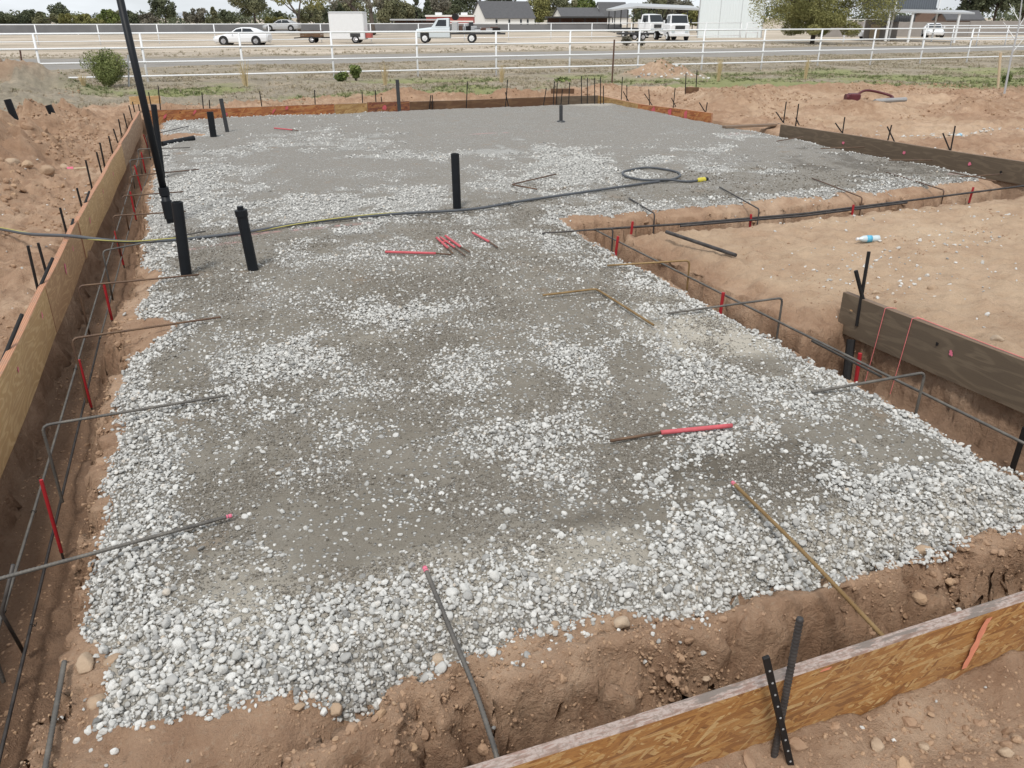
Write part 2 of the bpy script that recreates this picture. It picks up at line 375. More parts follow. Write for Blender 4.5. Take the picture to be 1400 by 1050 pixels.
ATT = {}
wob = fbm(GX, GY, 3.1, 4, 31)
ATT['grav'] = gravel_density(GX, GY)
ATT['wet'] = ss(.25, .8, blobs(GX, GY, DARK, wob)*(.8+.5*wob) + .35*fbm(GX, GY, 9, 4, 33, .6))*(blobs(GX, GY, DARK, wob) > 0)
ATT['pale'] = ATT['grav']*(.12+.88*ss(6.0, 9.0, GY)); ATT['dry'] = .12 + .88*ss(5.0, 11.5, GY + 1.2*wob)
ATT['sand'] = np.clip(blobs(GX, GY, SAND, wob), 0, 1)
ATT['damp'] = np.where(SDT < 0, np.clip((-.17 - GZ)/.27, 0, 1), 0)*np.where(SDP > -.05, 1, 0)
ATT['trod'] = ss(.05, .35, SDT)*ss(3.4, 4.0, GX)*ss(11, 9, GX)*ss(7.4, 7.0, GY)
ATT['trod'] = np.maximum(ATT['trod'], .6*ss(10.8, 11.5, GX)*ss(.0, .5, fbm(GX, GY, .35, 4, 175)))
def seg_d(x, y, a, b):
    ax, ay = a; bx, by = b; t = np.clip(((x-ax)*(bx-ax)+(y-ay)*(by-ay))/((bx-ax)**2+(by-ay)**2), 0, 1)
    return np.hypot(x-ax-t*(bx-ax), y-ay-t*(by-ay))
pk = np.zeros_like(GX)
for a, b, r_ in [((.1, 8.0), (1.5, 8.1), .05), ((8.9, 12.6), (9.3, 12.7), .12), ((-.35, 7.6), (.3, 7.75), .04), ((9.3, 8.2), (9.7, 8.0), .06), ((4.2, 14.2), (6, 14.1), .04)]:
    pk = np.maximum(pk, np.clip(1 - seg_d(GX, GY, a, b)/r_, 0, 1)*np.clip(.5+1.2*fbm(GX, GY, 9, 3, 141), 0, 1)*.55)
ATT['pink'] = pk
gb = np.interp(GX, [-60, -6, -3.2, -1.5, 1, 4, 9, 14, 18, 21, 26, 60], [21, 20.5, 21.3, 23.6, 23, 23.8, 24.4, 23, 20.6, 17.6, 15, 13])
GB = GY - gb + 1.3*fbm(GX, GY, .5, 4, 151)
PILE = np.maximum(np.exp(-(np.hypot((GX+7.0)/3.4, (GY-29.8)/2.6))**2*1.2), np.exp(-(np.hypot((GX-17.2)/1.9, (GY-29.3)/1.2))**2*1.2))
ATT['field'] = ss(-.3, .9, GB)*(1 - .8*ss(.25, .6, PILE))
ATT['green'] = np.clip(ss(.0, .5, fbm(GX, GY, .22, 4, 161) + .35*ss(8, 20, GX)*ss(32, 27, GY)*1.6 + .12), 0, 1)*ss(34.5, 31.5, GY)*ATT['field']*(1-ss(.1, .4, PILE))*ss(-5, -1, GX)
ATT['tan'] = ss(59, 61, GY + .8*fbm(GX, GY, .3, 3, 171))
ROAD = (GY > 45.5 + .02*GX) & (GY < 57 + .02*GX)
def ground_mesh(name, facemask, material, atts, kind='structure'):
    ny, nx = GX.shape
    idx = np.arange(ny*nx).reshape(ny, nx)
    q = np.stack([idx[:-1, :-1], idx[:-1, 1:], idx[1:, 1:], idx[1:, :-1]], -1)[facemask]
    used, inv = np.unique(q.ravel(), return_inverse=True)
    me = bpy.data.meshes.new(name)
    me.vertices.add(len(used)); me.vertices.foreach_set('co', np.stack([BX.ravel()[used], BY.ravel()[used], GZ.ravel()[used]], 1).astype(np.float32).ravel())
    nf = len(q); me.loops.add(nf*4); me.loops.foreach_set('vertex_index', inv.astype(np.int32).ravel())
    me.polygons.add(nf); me.polygons.foreach_set('loop_start', (np.arange(nf)*4).astype(np.int32))
    me.polygons.foreach_set('use_smooth', np.ones(nf, bool))
    me.update(calc_edges=True)
    for a in atts:
        at_ = me.attributes.new(a, 'FLOAT', 'POINT'); at_.data.foreach_set('value', ATT[a].ravel()[used].astype(np.float32))
    me.materials.append(material)
    o = bpy.data.objects.new(name, me); COL.objects.link(o); o['kind'] = kind
    return o

def dirt_color(t, p):
    n1 = noise(t, p, .55, 6, .6); n2 = noise(t, p, 5, 6, .65); n3 = noise(t, p, 55, 4, .7)
    c = ramp(t, n1, [(.35, (.375, .238, .155)), (.5, (.465, .312, .21)), (.66, (.555, .402, .285))])
    c = mixc(t, ramp(t, n2, [(.4, 0), (.64, .65)]), c, (.285, .17, .108))
    c = mixc(t, ramp(t, n3, [(.55, 0), (.75, .5)]), c, (.5, .4, .3))
    return c, n2, n3
def mat_dirt():
    m, t, b = mat('desert_soil'); p = geopos(t); n1_ = noise(t, nd(t, 'ShaderNodeMapping', {'Vector': p, 'Scale': (.9, 1.5, 1), 'Rotation': (0, 0, .5)}).outputs[0], 1.1, 9, .74)
    c, n2, n3 = dirt_color(t, p)
    c = mixc(t, math_(t, 'MULTIPLY', attr(t, 'trod'), ramp(t, n1_, [(.33, .15), (.67, .75)])), c, (.63, .485, .34))
    c = mixc(t, math_(t, 'MULTIPLY', attr(t, 'dug'), ramp(t, n2, [(.3, .25), (.65, .8)])), c, (.3, .185, .115))
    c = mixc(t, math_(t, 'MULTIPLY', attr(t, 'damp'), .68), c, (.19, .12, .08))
    # field: dead grass over pale soil, green patches
    f1 = noise(t, p, 1.1, 7, .7); f2 = noise(t, p, 9, 5, .7)
    fc = ramp(t, f1, [(.3, (.24, .205, .155)), (.5, (.33, .285, .22)), (.68, (.46, .375, .28))])
    fc = mixc(t, ramp(t, f2, [(.4, 0), (.7, .5)]), fc, (.17, .15, .115))
    gc = mixc(t, f2, (.15, .19, .06), (.31, .32, .13))
    fc = mixc(t, math_(t, 'MULTIPLY', attr(t, 'green'), .75), fc, gc)
    tn = ramp(t, noise(t, p, .09, 6, .65), [(.3, (.33, .285, .23)), (.5, (.48, .41, .33)), (.62, (.55, .475, .39)), (.75, (.38, .33, .275))])
    tn = mixc(t, ramp(t, noise(t, nd(t, 'ShaderNodeMapping', {'Vector': p, 'Scale': (.08, .5, 1)}).outputs[0], 1.0, 6, .7), [(.5, 0), (.68, .75)]), tn, (.22, .185, .125))
    fc = mixc(t, attr(t, 'tan'), fc, tn)
    c = mixc(t, attr(t, 'field'), c, fc)
    t.links.new(c, b.inputs['Base Color']); b.inputs['Roughness'].default_value = .95; b.inputs['Specular IOR Level'].default_value = .15
    h = math_(t, 'ADD', math_(t, 'MULTIPLY', noise(t, p, 11, 9, .75), 1.0), math_(t, 'MULTIPLY', n3, .4))
    bump(t, b, h, .85, .055)
    return m
def mat_pad():
    m, t, b = mat('gravel_fines'); p = geopos(t)
    n1 = noise(t, p, 1.3, 6, .6); n2 = noise(t, p, 16, 6, .7)
    n3 = noise(t, p, 130, 3, .7)
    c = ramp(t, n1, [(.3, (.17, .15, .118)), (.5, (.212, .19, .155)), (.7, (.255, .232, .195))])
    c = mixc(t, math_(t, 'MULTIPLY', attr(t, 'dry'), .85), c, (.27, .255, .235))  # fines turn a paler grey towards the far end of the pad
    c = mixc(t, ramp(t, n2, [(.4, 0), (.75, .55)]), c, (.185, .16, .125))
    c = mixc(t, ramp(t, noise(t, p, 2.3, 5, .6), [(.6, 0), (.72, .45)]), c, (.27, .19, .125))
    vo = nd(t, 'ShaderNodeTexVoronoi', {'Vector': p, 'Scale': 62.0, 'Randomness': 1.0})
    sep = nd(t, 'ShaderNodeSeparateColor', {0: vo.outputs['Color']})
    g = attr(t, 'grav')
    stone = ramp(t, sep.outputs[0], [(0, (.27, .265, .25)), (.4, (.45, .445, .425)), (1, (.7, .695, .67))])
    # single small stones show where a random draw falls under the local density
    show = ramp(t, math_(t, 'SUBTRACT', math_(t, 'ADD', math_(t, 'MULTIPLY', g, .95), .06), sep.outputs[1]), [(.0, 0), (.06, 1)])
    rim = ramp(t, vo.outputs['Distance'], [(.35, 1), (.62, .15)])
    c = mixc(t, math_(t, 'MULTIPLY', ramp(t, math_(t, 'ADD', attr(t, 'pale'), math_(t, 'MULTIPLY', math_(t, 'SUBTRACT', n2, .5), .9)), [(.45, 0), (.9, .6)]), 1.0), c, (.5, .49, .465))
    c = mixc(t, math_(t, 'MULTIPLY', show, rim), c, stone)
    c = mixc(t, ramp(t, n3, [(.6, 0), (.72, .5)]), c, (.48, .46, .43))
    c = mixc(t, ramp(t, n3, [(.28, .35), (.4, 0)]), c, (.12, .1, .08))
    c = mixc(t, math_(t, 'MULTIPLY', attr(t, 'wet'), .62), c, (.1, .085, .066))
    c = mixc(t, math_(t, 'MULTIPLY', attr(t, 'sand'), .8), c, (.5, .46, .39))
    c = mixc(t, attr(t, 'pink'), c, (.62, .3, .3))
    t.links.new(c, b.inputs['Base Color']); b.inputs['Roughness'].default_value = .95; b.inputs['Specular IOR Level'].default_value = .2
    hh = math_(t, 'ADD', math_(t, 'MULTIPLY', math_(t, 'MULTIPLY', rim, show), .8), math_(t, 'ADD', math_(t, 'MULTIPLY', n2, .7), math_(t, 'MULTIPLY', n3, .5)))
    bump(t, b, hh, .9, .018)
    return m
def mat_road():
    m, t, b = mat('worn_asphalt'); p = geopos(t)
    c = ramp(t, noise(t, p, .5, 7, .7), [(.3, (.2, .185, .165)), (.55, (.25, .23, .208)), (.75, (.3, .27, .235))])
    c = mixc(t, ramp(t, noise(t, p, 8, 4, .7), [(.5, 0), (.7, .5)]), c, (.15, .14, .125))
    t.links.new(c, b.inputs['Base Color']); b.inputs['Roughness'].default_value = .9
    return m
fc_ = lambda A: .25*(A[:-1, :-1]+A[1:, :-1]+A[:-1, 1:]+A[1:, 1:])
GSD = grav_sd(GX, GY)
gy_, gx_ = np.gradient(GZ, ys, xs); gl = np.hypot(gx_, gy_) + 1e-6
steep = np.clip((gl-.5)/1.2, 0, 1)*(SDT < .12)*(SDP > -.06)*(GY < 14)
al = GX*.8 + GY*.9
hd_ = steep*(.03*fbm(al, GZ*1.5, 4.5, 5, 181, .6) + .022*(.35-np.abs(fbm(al, GZ*1.2, 9, 4, 185, .6))))
lim = np.where((GY < 1.55) | (GX > 10), .15, 1.0); hd_ = np.where(GX < -1.05, np.maximum(hd_, 0)*1.2, hd_)
BX, BY = GX - hd_*lim*gx_/gl, GY - hd_*lim*gy_/gl
padf = (fc_(GSD) < .01) & (fc_(SDP) < -.01)
roadf = ROAD[:-1, :-1] & ROAD[1:, 1:]
fieldf = (fc_(GB) > .3) & ~roadf & ~padf
M['dirt'] = mat_dirt()
dug = np.zeros_like(GX)
for cx, cy, rx, ry, a in GAUSS:
    if cy < 25: dug = np.maximum(dug, np.exp(-(((GX-cx)/(rx*1.15))**2 + ((GY-cy)/(ry*1.15))**2)))
ATT['dug'] = np.clip(ss(.2, .8, dug + .45*fbm(GX, GY, .9, 5, 191, .6)), 0, 1)
ga = ['damp', 'field', 'green', 'tan', 'trod', 'dug']
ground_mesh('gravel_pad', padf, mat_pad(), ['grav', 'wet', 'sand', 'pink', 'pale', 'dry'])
ground_mesh('road', roadf, mat_road(), [])
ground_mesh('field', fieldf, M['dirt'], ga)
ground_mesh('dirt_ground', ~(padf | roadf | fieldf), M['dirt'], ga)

# ------------------------------------------------------------------ mesh builder and tagging
def tag(o, label=None, cat=None, group=None, kind=None):
    if label: o['label'] = label
    if cat: o['category'] = cat
    if group: o['group'] = group
    if kind: o['kind'] = kind
    return o
def empty(name, loc, rz=0, **k):
    o = bpy.data.objects.new(name, None); COL.objects.link(o); o.location = loc; o.rotation_euler = (0, 0, rz); o.empty_display_size = .1
    return tag(o, **k)
class MB:
    def __init__(s): s.v, s.f, s.m = [], [], []
    def add(s, vs, fs, mi=0):
        k = len(s.v); s.v += [tuple(v) for v in vs]; s.f += [tuple(i+k for i in f) for f in fs]; s.m += [mi]*len(fs); return s
    def box(s, x0, x1, y0, y1, z0, z1, mi=0, top=None):
        s.add([(x0, y0, z0), (x1, y0, z0), (x1, y1, z0), (x0, y1, z0), (x0, y0, z1), (x1, y0, z1), (x1, y1, z1), (x0, y1, z1)],
              [(0, 3, 2, 1), (0, 1, 5, 4), (1, 2, 6, 5), (2, 3, 7, 6), (3, 0, 4, 7)], mi)
        s.f.append(tuple(len(s.v)-8+i for i in (4, 5, 6, 7))); s.m.append(mi if top is None else top); return s
    def tube(s, pts, r, n=8, caps=True, mi=0):
        P = [Vector(p) for p in pts]; rr = r if hasattr(r, '__len__') else [r]*len(P)
        vs, fs = [], []; ref = None
        for i, p in enumerate(P):
            d = (P[min(i+1, len(P)-1)] - P[max(i-1, 0)]).normalized()
            if ref is None: ref = d.orthogonal().normalized()
            ref = (ref - d*ref.dot(d)).normalized(); bi = d.cross(ref)
            for k in range(n):
                a = 2*math.pi*k/n; vs.append(p + (ref*math.cos(a) + bi*math.sin(a))*rr[i])
        for i in range(len(P)-1):
            for k in range(n):
                fs.append((i*n+k, i*n+(k+1) % n, (i+1)*n+(k+1) % n, (i+1)*n+k))
        if caps: fs.append(tuple(range(n-1, -1, -1))); fs.append(tuple((len(P)-1)*n+k for k in range(n)))
        return s.add(vs, fs, mi)
    def quad(s, a, b, c, d, mi=0): return s.add([a, b, c, d], [(0, 1, 2, 3)], mi)
    def build(s, name, mats, parent=None, smooth=False, loc=None, rz=0, bevel=0):
        me = bpy.data.meshes.new(name); me.from_pydata(s.v, [], s.f)
        for m in (mats if isinstance(mats, (list, tuple)) else [mats]): me.materials.append(m)
        me.polygons.foreach_set('material_index', s.m)
        if bevel:
            bm = bmesh.new(); bm.from_mesh(me); bmesh.ops.remove_doubles(bm, verts=bm.verts, dist=1e-5)
            bmesh.ops.bevel(bm, geom=list(bm.edges), offset=bevel, segments=1, affect='EDGES', profile=.5); bm.to_mesh(me); bm.free()
        if smooth: me.polygons.foreach_set('use_smooth', [True]*len(me.polygons))
        me.update()
        o = bpy.data.objects.new(name, me); COL.objects.link(o)
        if loc is not None: o.location = loc
        o.rotation_euler = (0, 0, rz)
        if parent is not None: o.parent = parent
        return o
def fillet(pts, r=.03, n=4):
    P = [Vector(p) for p in pts]; out = [P[0]]
    for i in range(1, len(P)-1):
        a, b, c = P[i-1], P[i], P[i+1]; u = (a-b); v = (c-b); q = min(r, u.length*.4, v.length*.4)
        p0 = b + u.normalized()*q; p1 = b + v.normalized()*q
        for k in range(n+1):
            t = k/n; out.append(p0*(1-t)**2 + b*2*t*(1-t) + p1*t*t)
    out.append(P[-1]); return out
def resample(P, step):
    out = [P[0].copy()]
    for a, b in zip(P[:-1], P[1:]):
        n = max(1, int((b-a).length/step))
        for k in range(1, n+1): out.append(a.lerp(b, k/n))
    return out
def smooth_path(pts, sub=8):
    P = [Vector(p) for p in pts]; Q = [P[0]*2-P[1]] + P + [P[-1]*2-P[-2]]; out = []
    for i in range(1, len(Q)-2):
        for k in range(sub):
            t = k/sub; a, b, c, d = Q[i-1:i+3]
            out.append(.5*((2*b) + (c-a)*t + (2*a-5*b+4*c-d)*t*t + (3*b-a-3*c+d)*t**3))
    out.append(P[-1]); return out
ORD = ['first', 'second', 'third', 'fourth', 'fifth', 'sixth', 'seventh', 'eighth', 'ninth', 'tenth', 'eleventh', 'twelfth', 'thirteenth', 'fourteenth', 'fifteenth', 'sixteenth', 'seventeenth', 'eighteenth', 'nineteenth', 'twentieth']

# ------------------------------------------------------------------ form boards
def board(name, label, p0, p1, z0, z1, th, m, edge, group='wooden form boards around the slab', warp=.006):
    """plank from p0 to p1 (xy of the face that looks at the slab); thickness goes to the left of the direction"""
    a = Vector((p0[0], p0[1], 0)); b = Vector((p1[0], p1[1], 0)); Ln = (b-a).length; rz = math.atan2(b.y-a.y, b.x-a.x)
    mb = MB(); n = max(2, int(Ln/.25)); ph = random.random()*6
    W = lambda t: warp*math.sin(t*5+ph); Zt = lambda t: z1 + warp*.8*math.sin(t*3.3+ph*2)
    vs, fs, mi = [], [], []
    ch = .003
    for i in range(n+1):
        x = Ln*i/n; t = x/2.0; w_ = W(t); zt = Zt(t)
        vs += [(x, w_, z0), (x, w_, zt-ch), (x, w_+ch, zt), (x, w_+th-ch, zt), (x, w_+th, zt-ch), (x, w_+th, z0)]
    for i in range(n):
        for k in range(6):
            fs.append((i*6+k, i*6+(k+1) % 6, i*6+6+(k+1) % 6, i*6+6+k)); mi.append(1 if k in (1, 2, 3) else 0)
    fs.append(tuple(range(5, -1, -1))); mi.append(1); fs.append(tuple(n*6+k for k in range(6))); mi.append(1)
    mb.add(vs, fs); mb.m = mi
    o = mb.build(name, [m, edge], loc=a, rz=rz)
    bm = bmesh.new(); bm.from_mesh(o.data); bmesh.ops.recalc_face_normals(bm, faces=bm.faces); bm.to_mesh(o.data); bm.free()
    tag(o, label, 'form board', group)
    o['_w'] = 0
    del o['_w']
    return o
def blot(parent, x, z, r, m, yoff=-.010, name='paint_mark', tall=1.0, lean=0.0, n=12):
    mb = MB(); vs = []
    for k in range(n):
        a = 2*math.pi*k/n; q = r*random.uniform(.55, 1.15)
        vs.append((x + q*math.cos(a) + lean*q*math.sin(a)*tall, yoff, z + q*tall*math.sin(a)))
    vs2 = [(v[0], v[1]+.0015, v[2]) for v in vs]
    mb.add(vs+vs2, [tuple(range(n-1, -1, -1))] + [(k, (k+1) % n, n+(k+1) % n, n+k) for k in range(n)])
    return mb.build(name, m, parent)
ZT, ZB = .1, -.2
XL = -1.215
# left run, near to far (thickness goes to -x when walking +y)
LB = [(1.6, 6.55, 'ply', 'yellowish plywood form board nearest the camera on the left side'),
      (6.56, 8.75, 'ply_red', 'short reddish plywood form board where the cable crosses the left side'),
      (8.76, 14.3, 'ply', 'long tan plywood form board halfway along the left side'),
      (14.31, 19.5, 'ply_grey', 'dull weathered form board at the far end of the left side')]
xl = lambda y: XL + .014*max(0, y-9)
for i, (a, b, m, lab) in enumerate(LB):
    o = board('form_board', lab, (xl(a), a), (xl(b), b), -.275, ZT, .045, M[m], M['ply_edge'], warp=.005)
    marks = {0: [(3.55, -.01, .014), (4.55, .0, .016), (2.5, -.02, .012)], 1: [(.9, -.02, .03), (1.5, .0, .015)], 2: [(.7, -.05, .02), (2.2, -.02, .02), (3.6, -.04, .02)], 3: []}[i]
    for x, z, r in marks: blot(o, x, z, r, M['pink'], tall=1.6, lean=.3)
# far run (walk +x, thickness to +y)
FB = [(-.95, 3.0, 19.52, 'osb_red', 'orange strand form board at the far left corner with red marks'), (3.01, 3.75, 19.5, 'osb_tan', 'short pale tan form board in the far row'),
      (3.76, 4.75, 19.48, 'osb_dark', 'short dark red splintered form board in the far row'), (4.76, 8.5, 19.45, 'brown_form', 'long brown form board in the far row'), (8.51, 9.7, 19.5, 'ply_dark', 'short dark brown form board at the far right corner')]
for i, (a, b, yy, m, lab) in enumerate(FB):
    o = board('form_board', lab, (a, yy), (b, yy-.02), ZB, ZT+(.02 if i == 2 else 0), .045, M[m], M['dark_edge'])
    if i == 0:
        for x in (.35, .95, 1.6, 2.6, 2.9): blot(o, x, random.uniform(-.05, .06), .035, M['redpaint'], tall=1.6, lean=.5)
    if i == 2: blot(o, .4, -.02, .06, M['redpaint']); blot(o, .75, .03, .04, M['redpaint'])
# right strand boards in two pieces, walking from near to far (face looks to -x): thickness to the right -> walk far to near
def right_board(lab, p0, p1, z0, z1, m, edge, name='form_board', **k): return board(name, lab, p0, p1, z0, z1, .045, m, edge, **k)
o = right_board('yellow orange strand form board bending from the far right corner', (9.62, 19.4), (9.55, 17.2), -.17, ZT, M['osb_tan'], M['ply_edge'])
o = right_board('bright orange strand form board ending beside the flat plank on the right', (9.55, 17.18), (9.98, 14.85), -.17, ZT, M['osb_red'], M['ply_edge'])
for x in (.55, 1.1, 1.6): blot(o, x, 0, .06, M['redpaint'], tall=1.5)
o = right_board('long dark form board with pink dots at the upper right', (10.12, 12.8), (10.75, 5.2), -.2, ZT, M['ply_dark'], M['dark_edge'], warp=.004)
for x in (1.55, 2.8, 3.95, 4.95): blot(o, x, -.04, .03, M['pink'])
blot(o, 4.45, -.08, .02, M['steel'], name='bolt_hole')
o = right_board('dark wet form board with pink string lines at right beside the trench', (4.19, 4.36), (4.33, 1.6), -.2, ZT, M['ply_dark'], M['dark_edge'], warp=.003)
blot(o, .95, -.02, .016, M['pink'], tall=1.3); blot(o, .84, .0, .011, M['steel'], name='bolt_hole', tall=1.3)
blot(o, .11, -.005, .016, M['ply_red'], name='chipped_knot', tall=.4)
RB = o
# flat plank on the ground in the right hand gap
mb = MB().box(0, 1.3, 0, .14, 0, .04)
p = at(985, 177, -.02)
tag(mb.build('plank', M['dark_edge'], loc=(9.3, 13.32, .0), rz=R(-3), bevel=.003), 'flat grey plank bridging the gap in the right hand forms', 'plank')
# near board
NB = board('form_board', 'big orange strand form board with pinkish worn top edge in the foreground', (-.75, 1.418), (4.2, 1.428), -.2, ZT, .042, M['osb'], M['pink_edge'], warp=.003)
# orange stripe on near face
def stripe(parent, x0, z0, x1, z1, wd, m):
    vs = []; n = 7
    for i in range(n+1):
        t = i/n; x = x0+(x1-x0)*t; z = z0+(z1-z0)*t
        vs += [(x-wd*random.uniform(.6, 1.2), -.007, z), (x+wd*random.uniform(.6, 1.2), -.007, z)]
    mb = MB().add(vs, [(2*i, 2*i+1, 2*i+3, 2*i+2) for i in range(n)]); return mb.build('paint_mark', m, parent)
stripe(NB, 2.93, -.12, 2.975, .085, .016, M['orange'])
stripe(NB, 2.305, .085, 2.31, .095, .02, M['orange'])
# small batter boards beyond the forms
for (px0, px1, py0, py1, hd, lab, m) in [(178, 221, 132, 143, 21.3, 'small tan board nailed to stakes behind the far left corner', 'ply'), (753, 785, 121, 128, 21.6, 'small brown board on stakes behind the middle of the far forms', 'brown_form'),
                                      (937, 955, 119, 128, 23.0, 'small brown board on stakes behind the far right corner', 'brown_form')]:
    a, b = on_line(px0, py1, hd), on_line(px1, py1, hd); top = on_line(px0, py0, hd).z
    mb = MB().box(0, (b-a).length, 0, .02, 0, top-a.z)
    tag(mb.build('batter_board', M[m], loc=a, rz=math.atan2(b.y-a.y, b.x-a.x), bevel=.003), lab, 'batter board')

# ------------------------------------------------------------------ steel stakes
def rod(name, a, b, r, m, label, cat, group=None, n=8, ribs=False):
    a, b = Vector(a), Vector(b); mb = MB(); d = b-a
    if ribs:
        P = resample([Vector((0, 0, 0)), d], .004); rr = [r*(1.12 if i % 3 == 0 else .93) for i in range(len(P))]
        mb.tube(P, rr, n)
    else: mb.tube([(0, 0, 0), d*.5, d], r, n)
    return tag(mb.build(name, m, loc=a, smooth=ribs), label, cat, group)
def stake_pair(base, h, lab1, lab2, group, lean_dir, lean=.25, up_lean=(0, 0), r=.011, bh=.7, off=(0, 0)):
    x, y, z = base
    rod('steel_stake', (x, y, z-.12), (x+up_lean[0]*h, y+up_lean[1]*h, z+h), r, M['steel'], lab1, 'stake', group)
    if lab2:
        rod('brace_stake', (x+off[0], y+off[1], z-.12), (x+off[0]+lean_dir[0]*lean, y+off[1]+lean_dir[1]*lean, z+h*bh), r, M['steel'], lab2, 'stake', group)
def stake_px(px0, py0, px1, py1, hd, r, lab, group, cat='stake', name='steel_stake', m='steel'):
    """rod seen from (px0,py0) top to (px1,py1) foot at horizontal distance hd"""
    t, f = on_line(px0, py0, hd), on_line(px1, py1, hd); g = gz(f.x, f.y)
    if f.z > g: f = f - (t-f).normalized()*min(.6, (f.z-g)+.08)
    return rod(name, f, t, r, M[m], lab, cat, group)
GL = 'steel stakes behind the left form boards'
# left side: uprights with their feet behind the board, near to far
upL = [(38, 336, 50, 388), (52, 332, 63, 372), (82, 284, 91, 318), (105, 257, 113, 287), (117, 219, 126, 258), (132, 208, 139, 236), (136.5, 195, 143, 227), (148.5, 186, 154, 210),
       (155, 176, 160, 192), (162, 163, 166, 184), (169, 155, 173.5, 173), (176, 144, 180, 160), (181, 139, 184, 152), (187, 131, 190, 147)]
for i, (a, b, c, d) in enumerate(upL):
    f = at(c, d, .0); hd = math.hypot(f.x, f.y)
    stake_px(a, b, c, d, hd, .011 if i < 6 else .012, '%s upright black stake from the near end behind the left form' % ORD[i], GL)
brL = [(30, 430, 4, 492), (72, 353, 52, 398), (100, 300, 95, 318), (122, 262, 114, 284)]
for i, (a, b, c, d) in enumerate(brL):
    f = at(c, d, .06); hd = math.hypot(f.x, f.y); t = on_line(a, b, hd+.25)
    rod('brace_stake', f - (t-f).normalized()*.15, t, .012, M['steel'], '%s slanting black stake from the near end leaning on the left form' % ORD[i], 'stake', GL)
GF = 'steel stakes along the far forms'
farS = [(355, 125, 358, 146), (430, 123, 431, 144), (495, 126, 496, 143), (513, 123, 514, 140), (521, 132, 522, 140), (589, 130, 588, 139), (591, 130, 591, 139), (639, 111, 638, 137), (694, 109, 692, 135), (691, 126, 693, 135),
        (276, 127, 278, 148), (286, 136, 287, 149), (747, 120, 745, 132), (758, 111, 757, 132), (762, 113, 761, 132), (769, 122, 768, 132), (779, 113, 778, 130), (795, 104, 795, 130), (803, 106, 803, 130), (813, 106, 813, 130), (821, 105, 821, 130), (825, 117, 825, 130), (216, 117, 219, 145), (203, 126, 206, 142)]
farS.sort()
for i, (a, b, c, d) in enumerate(farS):
    lab = ('%s thin stake counted from the left behind the far forms' % ORD[i]) if i < 20 else '%s thin stake counted from the right behind the far forms' % ORD[len(farS)-1-i]
    stake_px(a, b, c, d, (19.75 if c > 230 else 20.2) + (.35*(a-230)/590 if a > 230 else 0) + abs(a-500)/600*.9, .012, lab, GF)
GR = 'crossed stakes behind the right form boards'
rs = [((851, 105, 850, 124), (852, 125, 858, 136), 17.9 + 3), ((857, 116, 857, 126), None, 21.6), ((887, 122, 888, 140), (881, 128, 889, 140), 19.1), ((923, 120, 921, 141), (918, 134, 924, 146), 18.6),
      ((967, 140, 965, 153), (956, 140, 964, 153), 18.0), ((1075, 139, 1071, 169), (1061, 153, 1072, 169), 16.6), ((1092, 142, 1088, 170), (1088, 161, 1093, 172), 16.4), ((1155, 160, 1152, 181), (1142, 168, 1151, 181), 15.9), ((1219, 171, 1214, 191), (1213, 173, 1222, 192), 15.0),
      ((1306, 172, 1300, 204), (1289, 182, 1298, 204), 14.0)]
for i, (u, v, hd) in enumerate(rs):
    if i == 0: hd = 21.3
    if i >= 5: p = at(u[2], u[3], .06); hd = math.hypot(p.x, p.y) + .06
    elif i >= 2: p = at(u[2], u[3], .08); hd = math.hypot(p.x, p.y) + .05
    stake_px(*u, hd, .011, '%s upright stake counted from the far corner behind the right forms' % ORD[i], GR)
    if v: stake_px(*v, hd+.05, .011, 'slanting stake crossing the %s upright from the far corner behind the right forms' % ORD[i], GR, name='brace_stake')
for (a, b, c, d, hd, lab) in [(938, 100, 937, 122, 23.3, 'thin stake left of the small brown board behind the far right corner'), (953, 96, 951, 130, 23.1, 'taller stake right of the small brown board behind the far right corner')]:
    stake_px(a, b, c, d, hd, .013, lab, GF)
# the crossed pair on the near right board, behind it
pb = at(1180, 407, .1)
rod('steel_stake', (pb.x-.03, pb.y-.02, -.1), on_line(1188, 344, math.hypot(pb.x, pb.y)+.0), .012, M['steel'], 'tall black stake behind the end of the dark right board near the bottle', 'stake', 'stakes holding the dark board at right')
rod('brace_stake', (pb.x+.05, pb.y-.06, -.1), on_line(1170, 370, math.hypot(pb.x, pb.y)-.03), .014, M['steel'], 'short slanting black stake crossing the tall one at the dark right board', 'stake', 'stakes holding the dark board at right')
rod('steel_stake', at(1160, 512, -.38)-Vector((0, 0, .15)), at(1167, 470, -.2)+Vector((.0, .03, .02)), .03, M['steel'], 'stubby black post under the end of the dark right board', 'stake')
pq = at(1396, 600, -.25); rod('steel_stake', (pq.x, pq.y, -.5), (pq.x+.01, pq.y, -.18), .016, M['steel'], 'black stake foot in the right trench at the frame edge', 'stake')
# foreground crossing pair at the near board: flat punched bar and round bar
pf = at(1083, 1046, -.17)
def flat_bar(a, b, wd, th, lab):
    a, b = Vector(a), Vector(b); d = b-a; L_ = d.length
    mb = MB().box(-wd/2, wd/2, -th/2, th/2, 0, L_)
    o = mb.build('steel_stake', M['steel'], loc=a, bevel=.0015)
    o.rotation_mode = 'QUATERNION'; o.rotation_quaternion = d.to_track_quat('Z', 'X')
    for k in range(int(L_/.05)-1):
        h = MB().tube([(0, -th/2-.0012, .05+k*.05), (0, th/2+.0012, .05+k*.05)], .0034, 8); h.build('nail_hole', M['lightgrey'], o)
    return tag(o, lab, 'stake', 'foreground stakes crossed on the near board')
y0 = 1.38
flat_bar(hdx(1098, 1120, 1.322), hdx(1047, 898, 1.36), .02, .012, 'flat punched black stake leaning over the near orange board')
a_, b_ = hdx(1044, 1110, 1.365), hdx(1094, 845, 1.40)
